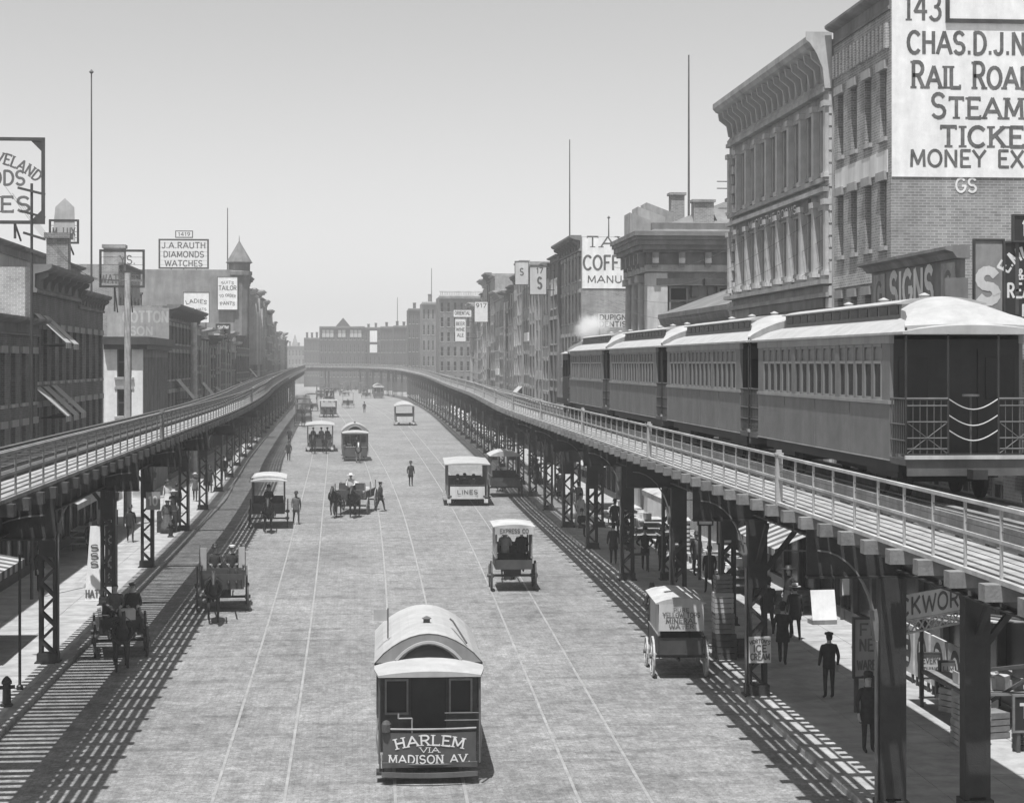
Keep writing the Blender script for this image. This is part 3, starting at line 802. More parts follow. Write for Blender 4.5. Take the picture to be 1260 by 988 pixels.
# low dentist shop in front of it
b5b = building('dentist_shop', 'low shop below the coffin wall with a rooftop dentist sign board', 1, 16.4, 118, 139, 10, 10.3, [(4.6,6.6,7,.5),(7.6,9.3,7,.5)], brick_d, cor=(.6,.5))
x0, x1 = XY(736,128)-16.4, XY(778,128)-16.4; za, zb = ZY(386,128,17), ZY(403,128,17)
box('sign_board', cream_p, b5b, x0,9.9,zb,x1,10.0,za)
for x in (x0+.1,x1-.1): box('sign_post', dark_p, b5b, x-.05,10.01,10.0,x+.05,10.1,za)
lt = MB(); text(lt, 'DUPIGNY', ((x0+x1)/2,9.895,(za+zb)/2+.05), U, V, NN, .34, (x1-x0)*.92, .22); text(lt, 'DENTIST', ((x0+x1)/2,9.895,zb+.06), U, V, NN, .34, (x1-x0)*.92, .22)
lt.build('sign_lettering', letter_d, b5b)

# --- farther right-hand row
def rowR(lbl, X, Y0, Y1, H, rows, wall, nm='brick_building', **kw): return building(nm, lbl, 1, X, Y0, Y1, 12, H, rows, wall, **kw)
def fl(nb, n, wf=.5, z=4.6, st=3.1, h=1.9): return [(z+i*st, z+i*st+h, nb, wf) for i in range(n)]
rg = random.Random(11)
ORD = ['first','second','third','fourth','fifth','sixth','seventh','eighth','ninth','tenth','eleventh','twelfth','thirteenth','fourteenth','fifteenth','sixteenth','seventeenth','eighteenth','nineteenth','twentieth','last but two','last but one','last']
def lots(sgn, y0, y1, w0, w1, Xf, Hf, jit, where, walls, cors):
    """a terrace of narrow fronts, each its own building"""
    out = []; y = y0; k = 0
    while y < y1-1:
        wd_ = rg.uniform(w0, w1); ye = min(y1, y+wd_)
        if y1-ye < w0*.6: ye = y1
        H = Hf(y)+rg.uniform(-jit,jit); n = max(2, int((ye-y)/2.3)); nf = 4 if H > 15.5 else 3
        st_ = (H-5.6)/nf; hh = st_*rg.uniform(.55,.68)
        rows = [(4.4+q*st_, 4.4+q*st_+hh, n, rg.uniform(.42,.62)) for q in range(nf)]
        wn, wm__ = rg.choice(walls); cn, cc = rg.choice(cors)
        b_ = building('terrace_building', '%s %s with %s, %s' % (ORD[min(k,22)], wn, cn, where), sgn, Xf(y), y, ye-.05, 11, H, rows, wm__, trim=rg.choice((stone_d,stone_m,stone_l)), cor=cc, brackets=rg.choice((0,5,7)) if cc[0] > .7 else 0, chimneys=rg.choice((0,1,1)), lintel=rg.random() < .7, blinds=rg.uniform(.3,.9), pilasters=rg.choice((0,0,2)))
        out.append(b_); y = ye; k += 1
    return out
CORS = [('a heavy bracketed cornice',(1.2,.9)),('a plain cornice',(.8,.55)),('a deep overhanging cornice',(1.0,1.05)),('a thin flat cornice',(.5,.35))]
RH_ = [(155,17.7),(165,17.0),(175,17.5),(190,18.6),(205,17.2),(225,17.8),(243,20.2),(252,20.2),(262,17.2),(292,17.4)]
RX_ = [(155,16.75),(170,17.0),(200,17.3),(290,17.6)]
fr_row = lots(1, 155.1, 291, 6.2, 8.6, lambda y: lerp(RX_,y)+rg.uniform(-.08,.08), lambda y: lerp(RH_,y), .7, 'beyond the coffin warehouse', [('brick front',brick_m),('pale brick front',brick_l),('grey stone front',stone_m),('pale stone front',stone_l),('dark brick front',brick_d)], CORS)
def facing(name, lbl, px0, px1, Y, H, nb, nfl, wall, D=14, pale=False, cor=.5, wf=.45, chim=0):
    """far building turned with its windowed front to the camera, where the street bends"""
    x0, x1 = XY(px0,Y), XY(px1,Y); W = x1-x0
    r = thing(name, lbl, 'building', (x0,Y,0), group='far buildings at the bend of the street')
    st = (H-4.6)/nfl; mb = MB(); zp = 0; bw_ = W/nb; ww = bw_*wf
    wins = []
    for f in range(nfl):
        z0 = 4.3+f*st; z1 = z0+st*.62
        mb.box(0,0,zp,W,.3,z0)
        e = [0]
        for i in range(nb): e += [i*bw_+bw_/2-ww/2, i*bw_+bw_/2+ww/2]
        e.append(W)
        for i in range(0,len(e),2): mb.box(e[i],0,z0,e[i+1],.3,z1)
        for i in range(nb): wins.append((i*bw_+bw_/2, z0, z1)); 
        zp = z1
    mb.box(0,0,zp,W,.3,H); mb.build('wall', wall, r)
    box('rear_block', wall, r, 0,.3,0,W,D,H-.2)
    k = ('far',round(ww,2),round(st,2))
    if k not in _wm:
        _wm[k] = (MB().box(-ww/2,.15,0,ww/2,.17,st*.62).mesh('pane', glass_d), MB().box(-ww/2-.1,-.08,-.12,ww/2+.1,-.004,0).mesh('sill', stone_m),
                  MB().box(-ww/2,.10,0,-ww/2+.06,.2,st*.62).box(ww/2-.06,.10,0,ww/2,.2,st*.62).box(-ww/2+.06,.1,st*.31-.04,ww/2-.06,.2,st*.31+.04).mesh('window', sash_m))
    pn, sl, wf_ = _wm[k]
    for x, z0, z1 in wins:
        wo = inst('window', wf_, r, (x,0,z0)); inst('pane', pn, wo); inst('sill', sl, wo)
    if cor: MB().prism([(-.003,H-.6),(-cor*.4,H-.6),(-cor,H-.15),(-cor,H+.1),(-.003,H+.1)],'x',.02,W-.02).build('cornice', stone_l if pale else stone_d, r)
    for i in range(chim):
        x = W*(i+.6)/(chim+.3); hh = random.uniform(1,2.2)
        MB().box(x-.4,2,H-.2,x+.4,2.8,H+hh).box(x-.5,1.9,H+hh,x+.5,2.9,H+hh+.2).build('chimney', wall, r)
    return r
g1 = facing('hotel_building', 'big hotel with a pale rooftop balustrade where the street bends', 540, 604, 380, ZY(364,380,17), 8, 6, brick_d, pale=True, cor=.9)
g2 = facing('brick_building', 'narrow pale-fronted building left of the rooftop balustrade hotel', 519, 541, 462, ZY(372,462,16), 4, 5, brick_d, pale=True, cor=.8, chim=1)
g3 = facing('brick_building', 'dark block with a corner turret stub left of the pale narrow front', 502, 520, 522, ZY(380,522,14), 4, 5, far_brick, chim=1)
g4 = facing('brick_building', 'low brick building with a roof pole beside the dark block', 484, 503, 572, ZY(401,572,11), 5, 4, far_brick, chim=2)
g5 = facing('brick_building', 'brick building next right of the one with white hoardings at the bend', 468, 485, 602, ZY(402,602,8), 5, 4, far_brick, chim=1)
g6 = facing('brick_building', 'slim building with two white hoardings beside the big end block', 448, 469, 640, ZY(403,640,5), 4, 4, far_brick, chim=2)
for za, zb in ((407,421),(424,434)):
    box('hoarding', white_p, g6, XY(455,640)-XY(448,640),-.3,ZY(zb,640,4),XY(464,640)-XY(448,640),-.1,ZY(za,640,4))
g7 = facing('institute_building', 'big brown block with a central gable closing the view down the street', 393, 449, 625, ZY(402,625,0), 11, 4, far_brick, cor=.8, wf=.4)
W7 = XY(449,625)-XY(393,625)
MB().add([(W7*.36,.5,ZY(402,625)+.1),(W7*.68,.5,ZY(402,625)+.1),(W7*.52,.5,ZY(391,625)),(W7*.36,4,ZY(402,625)+.1),(W7*.68,4,ZY(402,625)+.1),(W7*.52,4,ZY(391,625))],[(0,1,2),(3,5,4),(0,2,5,3),(1,4,5,2),(0,3,4,1)]).build('gable', far_brick, g7)
bl7 = MB().box(-.55,.05,0,.55,.14,2.4).mesh('bright_window', blind_m)
for i in (1,2,3,5,6,8,9,10): inst('bright_window', bl7, g7, (W7*(i+.1)/11.4,-.2,ZY(415,625)))
g8 = facing('brick_building', 'row of lower houses left of the big end block', 374, 394, 700, ZY(416,700), 6, 3, far_brick, chim=3)
g9 = facing('brick_building', 'pale distant house at the left end of the view', 350, 375, 800, ZY(426,800), 6, 3, brick_d, chim=2)
st = thing('church_steeple', 'thin church steeple on the skyline above the pale distant house', 'steeple', (XY(363,860),860,0))
MB().box(-2.2,-2.2,0,2.2,2.2,ZY(430,860)).build('tower', stone_m, st)
MB().loft([[(-2,-2,ZY(430,860)),(2,-2,ZY(430,860)),(2,2,ZY(430,860)),(-2,2,ZY(430,860))],[(-.1,-.1,ZY(412,860)),(.1,-.1,ZY(412,860)),(.1,.1,ZY(412,860)),(-.1,.1,ZY(412,860))]]).build('spire', stone_d, st)
# hotel balustrade and lettered top board
W1 = XY(604,380)-XY(540,380)
bs = MB(); H1 = ZY(364,380,17)
for i in range(30): bs.box(.3+i*W1/30,.1,H1+.1,.5+i*W1/30,.3,H1+.75)
bs.box(.1,.05,H1+.75,W1-.1,.35,H1+.95); bs.build('balustrade', stone_l, g1)

# pale painted panels and blank signboards fixed to the fronts of the right row
for k, b_ in enumerate(fr_row):
    if k % 2 == 0: 
        L_ = max(v[1] for v in [ch for ch in b_.children if ch.name.startswith('rear_block')][0].bound_box); z = (14.6,7.3,11.0,15.6)[k//2%4]
        box('painted_panel', (cream_p,white_p,stone_l)[k%3], b_, -.09, L_*.15, z, -.006, L_*.85, z+(1.4,.8,.9,1.2)[k//2%4])
# --- left-hand side, nearest first (these fronts turn away from the sun)
def rowL(lbl, X, Y0, Y1, H, rows, wall, nm='brick_building', depth=12, **kw): return building(nm, lbl, -1, X, Y0, Y1, depth, H, rows, wall, **kw)
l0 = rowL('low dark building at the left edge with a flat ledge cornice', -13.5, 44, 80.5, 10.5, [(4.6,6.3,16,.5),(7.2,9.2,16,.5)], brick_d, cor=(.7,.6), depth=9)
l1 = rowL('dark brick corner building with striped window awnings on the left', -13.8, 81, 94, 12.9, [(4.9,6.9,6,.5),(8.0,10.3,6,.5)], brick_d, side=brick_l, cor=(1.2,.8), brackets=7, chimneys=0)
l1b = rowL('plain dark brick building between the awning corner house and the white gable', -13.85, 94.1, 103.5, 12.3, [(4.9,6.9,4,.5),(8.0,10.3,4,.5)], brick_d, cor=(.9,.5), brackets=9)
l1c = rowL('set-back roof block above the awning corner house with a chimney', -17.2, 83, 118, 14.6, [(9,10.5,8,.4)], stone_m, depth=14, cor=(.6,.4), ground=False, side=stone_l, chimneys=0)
x = XY(72,90)+13.8
MB().box(x-.5,8.6,12.6,x+.5,9.5,14.7).box(x-.6,8.5,14.7,x+.6,9.6,14.95).build('chimney', brick_m, l1)
back = building('brick_building', 'dark back building rising behind the white gable with one chimney', -1, -17.4, 138.3, 152, 10, ZY(325,138,-18), [(12,13.6,6,.4)], brick_m, cor=(.6,.4), ground=False)
x = XY(140,139)+17.4; zt_ = ZY(301,139,-18)
MB().box(x-.75,.7,ZY(325,138,-18)-.4,x+.75,1.8,zt_-.25).box(x-.85,.6,zt_-.25,x+.85,1.9,zt_).build('chimney', brick_m, back)
# white gabled house
l2 = thing('white_corner_house', 'low house with a bright white end wall facing the camera and a slatted dark front', 'building', (-13.8,122,0), group='buildings along the left pavement')
H2 = 10.0
wxl = XY(128,122)+13.8
mb = MB(); wins = [(XY(144,122)+13.8, XY(162,122)+13.8)]
zz = [(ZY(464,122,-14),ZY(427,122,-14)),(ZY(512,122,-14),ZY(479,122,-14))]
xa, xb = wins[0]
mb.box(wxl,0,0,xa,.3,H2); mb.box(xb,0,0,0,.3,H2)
zp = 0
for z0, z1 in sorted(zz): mb.box(xa,0,zp,xb,.3,z0); zp = z1
mb.box(xa,0,zp,xb,.3,H2); mb.build('white_wall', white_p, l2)
for z0, z1 in zz:
    wo = MB().box(xa,.12,z0,xa+.1,.25,z1).box(xb-.1,.12,z0,xb,.25,z1).box(xa+.1,.12,z1-.1,xb-.1,.25,z1).box(xa+.1,.13,(z0+z1)/2-.05,xb-.1,.24,(z0+z1)/2+.05).build('window', dark_p, l2)
    box('pane', glass_d, wo, xa+.09,.18,z0,xb-.09,.22,z1); box('sill', stone_m, wo, xa-.15,-.14,z0-.16,xb+.15,.2,z0-.01)
    box('lintel', stone_m, wo, xa-.15,-.06,z1+.01,xb+.15,-.005,z1+.16)
box('rear_block', brick_m, l2, wxl,.3,0,-.3,16,H2-.1)
mb = MB(); mb.box(-.3,.3,0,0,16,3.3); mb.box(-.3,.3,9.2,0,16,H2)
for i in range(20): mb.box(-.3,.3+i*.785,3.3,0,.3+i*.785+.4,9.2)
mb.build('slatted_front', stone_d, l2)
MB().box(wxl,-.5,H2,.5,16.2,H2+.5).box(wxl,-.3,H2-.3,.3,16.1,H2-.002).build('cornice', dark_p, l2)
l2a = thing('hoarding', 'long painted hoarding with pale letters on the roof behind the white gable', 'hoarding', (-13.8,136,H2+.5))
xh0, xh1 = XY(132,136)+13.8, XY(208,136)+13.8
zh0, zh1 = 0, ZY(379,136,-14)-H2-.5
box('panel', stone_m, l2a, xh0,0,zh0,xh1,.15,zh1)
for i in range(5): MB().beam((xh0+1+i*(xh1-xh0-2)/4,.3,0),(xh0+1+i*(xh1-xh0-2)/4,.3,zh1),.12,.12).build('support', wood_d, l2a)
lt = MB(); text(lt, 'COTTON', (xh0+(xh1-xh0)*.62,-.006,zh1*.55), U, V, NN, .75, 3.2, .2); text(lt, 'SON', (xh0+(xh1-xh0)*.55,-.006,zh1*.14), U, V, NN, .6, 1.6, .2)
lt.build('lettering', stone_l, l2a)
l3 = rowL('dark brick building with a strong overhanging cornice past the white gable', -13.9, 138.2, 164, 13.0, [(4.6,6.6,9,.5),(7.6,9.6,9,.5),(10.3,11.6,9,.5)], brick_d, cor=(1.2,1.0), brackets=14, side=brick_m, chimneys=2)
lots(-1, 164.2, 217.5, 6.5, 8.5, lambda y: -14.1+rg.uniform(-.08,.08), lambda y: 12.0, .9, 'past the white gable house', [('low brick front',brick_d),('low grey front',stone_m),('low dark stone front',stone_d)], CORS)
l5 = rowL('tall building with a broad pale side wall and a pointed corner turret', -14.0, 218, 244, 19.6, fl(8,5,.45,z=4.8,st=2.95), brick_d, depth=14, side=mat('drab_plaster', .24, .9, .25, .6, .1, 8), cor=(1,.7), brackets=9, chimneys=0)
tu = MB().lathe([(1.15,12),(1.2,18.8),(1.5,19.0),(1.5,19.4),(1.25,19.5),(1.25,20.3),(1.6,20.5)],10,(.3,1.0)); tu.build('turret', stone_d, l5)
MB().lathe([(1.5,20.5),(.06,ZY(297,219,-14)),(.02,ZY(290,219,-14))],10,(.3,1.0)).build('turret_spire', roof_m, l5)
LH_ = [(244,18.4),(275,19.2),(300,18.2),(335,16.6),(352,14.4),(420,13.8)]
lfar = lots(-1, 244.2, 420, 7.5, 10.5, lambda y: lerp([(244,-14.4),(300,-15),(420,-15.7)],y)+rg.uniform(-.08,.08), lambda y: lerp(LH_,y), 1.0, 'beyond the pointed turret', [('brick front',brick_m),('dark brick front',brick_d),('grey stone front',stone_m),('brown front',stone_d)], CORS)
l9 = min(lfar, key=lambda o: abs(o.location.y-330)); zg = max(v[2] for v in [ch for ch in l9.children if ch.name.startswith('rear_block')][0].bound_box)
MB().loft([[(.0,1,zg+.15),(.0,7,zg+.15),(.0,4,zg+2.6)],[(-3,1,zg+.15),(-3,7,zg+.15),(-3,4,zg+2.6)]]).build('gable', stone_m, l9)

# ------------------------------------------------------------------ roof signs, flagpoles, street poles
def arch_warp(rad, dx=0):
    def f(x, y):
        a = (x+dx)/rad; return (rad+y)*math.sin(a), (rad+y)*math.cos(a)-rad
    return f
def open_sign(name, label, px0, px1, pyt, pyb, Y, lines, frame=.16, foot=2.0, th=.14, serif=True, wires=8, cat='roof sign', corner=0, board=None):
    x0, x1 = XY(px0,Y), XY(px1,Y); zt, zb = ZY(pyt,Y,x0), ZY(pyb,Y,x0)
    r = thing(name, label, cat, ((x0+x1)/2,Y,zb-foot)); W = x1-x0; H = zt-zb
    f = MB()
    f.box(-W/2,0,foot,-W/2+frame,.12,foot+H).box(W/2-frame,0,foot,W/2,.12,foot+H).box(-W/2+frame,0,foot,W/2-frame,.12,foot+frame).box(-W/2+frame,0,foot+H-frame,W/2-frame,.12,foot+H)
    if corner:
        for sx in (-1,1):
            for z in (foot+frame,foot+H-frame):
                sz = 1 if z < foot+H/2 else -1
                f.loft([[(sx*(W/2-frame),.02,z),(sx*(W/2-frame-corner),.02,z),(sx*(W/2-frame),.02,z+sz*corner)],[(sx*(W/2-frame),.1,z),(sx*(W/2-frame-corner),.1,z),(sx*(W/2-frame),.1,z+sz*corner)]])
    f.build('frame', dark_p, r)
    if board: box('board', board, r, -W/2+frame,.04,foot+frame,W/2-frame,.10,foot+H-frame)
    for i in range(1,3+int(W/4)):
        x = -W/2+W*i/(3+int(W/4)); MB().beam((x,.16,0),(x,.16,foot+frame),.10,.10).beam((x,.22,foot),(x,1.6,0),.07,.07).build('support', dark_p, r)
    wm_ = MB()
    for i in range(1,wires): wm_.box(-W/2+frame,.03,foot+H*i/wires-.012,W/2-frame,.05,foot+H*i/wires+.012)
    if wires and not board: wm_.build('sign_wires', steel_l, r)
    lt = MB()
    for s, fx, fz, h, wd, arch in lines:
        text(lt, s, (-W/2+W*fx,.0,foot+H*fz), U, V, NN, h*H, wd*W if wd else None, th, serif, warp=(arch_warp(arch[0]*W, arch[1]*W) if isinstance(arch, tuple) else arch_warp(arch*W)) if arch else None)
    lt.build('lettering', letter_d, r)
    return r
# the biggest sign runs out of the frame on the left
open_sign('roof_sign', 'huge open-frame roof sign with arched lettering at the left edge', -95, 55, 168, 275, 84,
    [('CLEVELAND',.5,.72,.12,.56,(.63,.19)),('GOODS',.585,.45,.16,.50,0),('SHOES',.53,.14,.17,.70,0)], frame=.15, foot=ZY(275,84,-20)-14.3, th=.19, corner=.45, wires=0)
s2 = open_sign('roof_sign', 'small slanting framed sign with a pointed top piece behind the huge roof sign', 60, 97, 270, 300, 95, [('M. LUX',.5,.35,.3,.75,0)], frame=.1, foot=ZY(300,95,-20)-14.3, wires=4)
MB().prism([(-.55,ZY(262,95,-20)-s2.location.z-1.0),(.55,ZY(262,95,-20)-s2.location.z-1.4),(.5,ZY(254,95,-20)-s2.location.z),(.05,ZY(243,95,-20)-s2.location.z),(-.42,ZY(254,95,-20)-s2.location.z)],'y',.02,.1).build('top_board', stone_l, s2)
open_sign('roof_sign', 'open-frame roof sign with watches lettering above the white gable house', 122, 178, 307, 354, 118, [("YS.",.62,.62,.22,.34,0),("WATCHES",.45,.12,.22,.85,0)], frame=.14, foot=ZY(354,118,-20)-12.0, wires=5)
s4 = open_sign('roof_sign', 'square open sign of diamonds and watches on the broad roof', 195, 257, 294, 331, 226, [('J.A.RAUTH',.5,.69,.19,.86,0),('DIAMONDS',.5,.39,.19,.80,0),('WATCHES',.5,.09,.19,.74,0)], frame=.2, foot=ZY(331,226,-20)-19.4, serif=False, th=.2, wires=7)
f = MB(); zt = ZY(284,226,-20)-s4.location.z; zb = ZY(293,226,-20)-s4.location.z
f.box(-1,0,zb,-.9,.1,zt).box(1,0,zb,1.1,.1,zt).box(-.9,0,zt-.1,1,.1,zt).box(-.9,0,zb,1,.1,zb+.12); f.build('upper_frame', dark_p, s4)
lt = MB(); text(lt, '1419', (.05,0,zb+.22), U, V, NN, (zt-zb)*.5, 1.4, .2); lt.build('upper_lettering', letter_d, s4)
def wall_sign(label, px0, px1, pyt, pyb, Y, lines, bm=None, lm=None, name='wall_sign', post=None, arm=None, th=.18, serif=False, cat='sign'):
    x0, x1 = XY(px0,Y), XY(px1,Y); zt, zb = ZY(pyt,Y,x0), ZY(pyb,Y,x0); W, H = x1-x0, zt-zb
    r = thing(name, label, cat, ((x0+x1)/2,Y,zb))
    box('board', bm or white_p, r, -W/2,0,0,W/2,.08,H)
    fr = MB(); t = max(.05,.02*W)
    fr.box(-W/2-t,-.03,-t,-W/2-.002,.1,H+t).box(W/2+.002,-.03,-t,W/2+t,.1,H+t).box(-W/2-.002,-.03,H+.002,W/2+.002,.1,H+t).box(-W/2-.002,-.03,-t,W/2+.002,.1,-.002); fr.build('frame', dark_p, r)
    if post:
        for sx in (-.38,.38): MB().beam((sx*W,.14,-post),(sx*W,.14,H*.9),.1,.1).build('support', dark_p, r)
    if arm:
        for z in (H*.15,H*.85): MB().beam((0,.14,z),(arm,.14,z),.07,.07).build('wall_bracket', dark_p, r)
    lt = MB()
    for s, fx, fz, h, wd, arch in lines: text(lt, s, (-W/2+W*fx,-.006,H*fz), U, V, NN, h*H, wd*W if wd else None, th, serif, warp=arch_warp(arch*W) if arch else None)
    if lines: lt.build('lettering', lm or letter_d, r)
    return r
wall_sign('white framed ladies hats board on the low roofs left of the tailor board', 226, 257, 360, 397, 200, [('LADIES',.5,.66,.12,.8,1.2),('FINE HATS',.5,.4,.08,.8,0),('BARGAINS',.5,.12,.13,.85,0)], post=2.0)
wall_sign('tall white tailor board on the side wall by the turret', 268, 292, 341, 381, 217.6, [('TAILOR',.5,.6,.13,.9,0),('SUITS',.5,.8,.08,.6,.9),('TO ORDER',.5,.4,.08,.8,1.2),('PANTS',.5,.15,.1,.7,1.2)])
wall_sign('small dark board with white letters under the tailor board', 266, 283, 399, 417, 198, [('SHOW',.5,.68,.22,.8,0),('&',.5,.4,.2,.2,0),('ART',.5,.1,.22,.6,0)], bm=dark_p, lm=letter_w, post=1.5)
wall_sign('white number board with card suits on the far hotel corner', 584, 600, 371, 396, 245, [('917',.5,.70,.2,.8,0)], arm=2.2)
wall_sign('tall white board of painted lines below the number board', 560, 573, 392, 420, 250, [('BEER',.5,.7,.14,.8,0),('WINE',.5,.45,.14,.8,0),('ALE',.5,.2,.14,.6,0)], arm=2.6)
wall_sign('long white signboard under the hotel balustrade', 558, 580, 381, 390, 256, [('ORIENTAL',.5,.3,.45,.85,0)], arm=2.6)
wall_sign('pale lettered board with a scroll top under the cornice of the right row', 652, 672, 328, 362, 155, [('17',.6,.75,.2,.4,0),('S',.6,.2,.4,.25,0)], bm=cream_p, arm=1.4)
wall_sign('pale square board left of the scroll-topped one in the right row', 634, 650, 322, 350, 170, [('S',.5,.4,.3,.25,0)], bm=cream_p, arm=1.8)
# signs on top of the near right shops
s9 = wall_sign('dark real estate signboard with arched white letters at the right edge', 1237, 1300, 299, 392, 49.5, [('E.MULLER',.5,.80,.16,1.12,.5),('&',.30,.52,.13,.1,0),('REAL ESTATE',.88,.28,.18,1.68,0),('ROOMS',.68,.03,.15,.7,0)], bm=black_p, lm=letter_w, post=1.0)
wall_sign('small black number board standing above the real estate signboard', 1248, 1290, 266, 296, 49.4, [('1',.3,.2,.6,.1,0)], bm=black_p, lm=letter_w, post=2)
wall_sign('plain grey board with one big white letter beside the painted signs front', 1200, 1234, 296, 388, 50.5, [('S',.45,.18,.42,.72,0)], bm=mat('weathered_board', .3, .85, .2, 1.5), lm=letter_w, post=1.0, th=.28)
# the painted SIGNS front
sg = thing('sign_painter_front', 'sign painter board with a small cornice lettered in outlined capitals above the train roof', 'signboard', (15.6,47.4,9.0))
LS = 8.4
box('board', mat('sign_board_grey', .20, .8, .25, 1.2), sg, 0,0,0,.12,LS,2.52)
MB().prism([(-.003,2.521),(-.14,2.53),(-.25,2.68),(-.45,2.74),(-.45,2.82),(.2,2.88),(.2,2.521)],'y',-.15,LS+.1).build('cornice', stone_d, sg)
lt = MB(); NL = (-1,0,0); UL = (0,-1,0)
text(lt, 'SIGNS', (-.012,4.35,1.45), UL, V, NL, .95, 4.1, .24); lt.build('lettering', letter_w, sg)
for y0 in (.35,6.9):
    box('ornament_panel', mat('panel_grey', .32, .8, .3, 2), sg, -.03,y0,1.2,-.004,y0+1.2,2.45)
    lt = MB(); text(lt, 'G', (-.036,y0+.6,1.5), UL, V, NL, .7, .6, .2); lt.build('ornament', stone_d, sg)
for y in (.3,4.2,8.1): MB().beam((.12,y,1.0),(.95,y,.2),.1,.1).build('stay', wood_d, sg)
sc_ = MB().prism([(-.5,2.0),(.1,2.0),(.1,-.1),(-.1,.3),(-.35,.7),(-.2,1.1),(-.5,1.5)],'y',-.30,-.155).build('end_scroll', stone_d, sg)

low = building('low_shop', 'low shop at the right edge under the real estate signboard', 1, 16.45, 33, 56.3, 10, 8.9, [(4.8,6.6,9,.5)], brick_d, cor=None, chimneys=0)

def pole(label, px, Y, pyt, zb, r=.05, name='flagpole', m=None, ball=True, cat='flagpole', rt=None):
    x = XY(px,Y); zt = ZY(pyt,Y,x); t = thing(name, label, cat, (x,Y,zb))
    MB().cyl((0,0,0),(0,0,zt-zb),r,rt or r*.6,8).build('shaft', m or steel_l, t)
    if ball: MB().lathe([(.01,zt-zb-.12),(.13,zt-zb),(.01,zt-zb+.14)],8).build('finial', steel_l, t)
    return t
pole('tall thin flagpole with a ball top on the left roofs', 112.5, 99, 89, 12.0, .055)
pole('tallest thin pole rising from the bank roof', 847.5, 109, 68, 16.7, .07, ball=False)
pole('thin pole above the coffin warehouse roof', 701, 147, 172, 18.1, .06, ball=False)
pole('thin pole near the turret on the left row', 280, 228, 256, 19.3, .08, ball=False)
pole('short finial mast on the coffin warehouse parapet', 749, 143, 268, 18.1, .06)
pole('thin pole over the far right rooftops near the hotel', 531, 465, 330, ZY(372,462,16), .12, ball=False)
pole('thin pole on the low brick building roof at the bend', 489, 575, 366, ZY(401,572,11), .14, ball=False)
t = pole('round wooden telegraph pole before the white gable wall', 157, 101, 336, 0, .22, 'telegraph_pole', wood_l, False, 'pole', .16)
MB().beam((-.8,0,13.2),(.8,0,13.2),.1,.1).build('crossarm', wood_m, t)
t = pole('whitewashed street pole beside the overhanging cornice building', 238.5, 150, 397, 0, .28, 'street_pole', wood_l, False, 'pole', .26)
t = pole('telegraph pole with crossarms silhouetted on the huge roof sign', 39, 70, 226, 0, .06, 'telegraph_pole', dark_p, False, 'pole', .05)
zt = ZY(226,70,-13.2)
for i, dz in enumerate((.25,1.1,1.9,2.5)): MB().beam((-.5+.1*i,0,zt-dz+.1),(.5,-.1,zt-dz-.15),.09,.09).build('crossarm', dark_p, t)
t = pole('wooden street pole in front of the right row awnings', 621, 205, 372, 0, .16, 'street_pole', wood_m, False, 'pole', .12)

def awning(label, X, Y, wdt, z, drop, out, sgn, stripes=True, m0=None, m1=None, nst=None, val=.25):
    """sloping shop or window awning fixed to a wall at plane X, centre Y; sgn +1 projects towards -x"""
    a = thing('awning', label, 'awning', (X,Y,z)); n = nst or max(4,int(wdt/.35))
    A, B = MB(), MB()
    for i in range(n):
        y0, y1 = -wdt/2+wdt*i/n, -wdt/2+wdt*(i+1)/n
        mbx = A if i % 2 == 0 or not stripes else B
        mbx.loft([[(-.01*sgn,y0,0),(-.01*sgn,y1,0),(-.01*sgn,y1,-.02),(-.01*sgn,y0,-.02)],[(-out*sgn,y0,-drop),(-out*sgn,y1,-drop),(-out*sgn,y1,-drop-.02),(-out*sgn,y0,-drop-.02)]])
        mbx.loft([[(-out*sgn,y0,-drop-.021),(-out*sgn,y1,-drop-.021),(-(out-.02)*sgn,y1,-drop-.021),(-(out-.02)*sgn,y0,-drop-.021)],
                  [(-out*sgn,y0+.02,-drop-val),(-out*sgn,y1-.02,-drop-val),(-(out-.02)*sgn,y1-.02,-drop-val),(-(out-.02)*sgn,y0+.02,-drop-val)]])
    A.build('canopy', m0 or canvas_w, a)
    if stripes: B.build('stripes', m1 or canvas_d, a)
    fr = MB()
    for y in (-wdt/2+.05,wdt/2-.05): fr.beam((-.05*sgn,y,-drop-.1),(-(out-.03)*sgn,y,-drop-.05),.04,.04)
    fr.build_each('awning_arm', steel, a)
    return a
# left window awnings
for k, (px, py0, py1, lbl) in enumerate(((52,386,425,'near striped awning over an upper window of the left corner house'),(64,387,424,'far striped awning over an upper window of the left corner house'),
      (48,476,519,'first striped awning over a lower window of the left corner house'),(62,476,518,'second striped awning over a lower window of the left corner house'),(76,475,516,'third striped awning over a lower window of the left corner house'))):
    Y = YX(px,-13.75); Y = [82.1,84.3,82.1,84.3,86.5][k]
    awning(lbl, -13.78, Y, 1.5, ZY(py0,82,-13.8), 1.25, 1.35, -1, nst=6, m1=grey_p)
awning('small white awning far down the left row', -14.2, 186, 3.5, 6.6, 1.0, 1.6, -1, False)
awning('big white awning under the left tracks', -13.75, 87, 12.5, 3.55, .75, 1.9, -1, False)
awning('slatted striped awning at the bottom left corner', -13.45, 57, 6, 3.2, .55, 3.0, -1, True, nst=14)
awning('boldly striped awning under the right tracks behind the straw-hatted man', 16.4, 66, 7.0, 3.4, .9, 2.3, 1, True, nst=15)
awning('pale peaked awning low in the right row', 17.2, 196, 5, 6.5, 2.0, 2.0, 1, False)
awning('second pale awning beside the peaked one in the right row', 17.25, 207, 6, 5.6, 1.8, 1.8, 1, False)
awning('pale awning over the shop beyond the bottle pillar', 16.3, 88, 6, 3.5, .9, 2.4, 1, False)
awning('wide pale awning at the cross street on the right', 16.0, 110, 9, 3.6, .9, 2.6, 1, False)
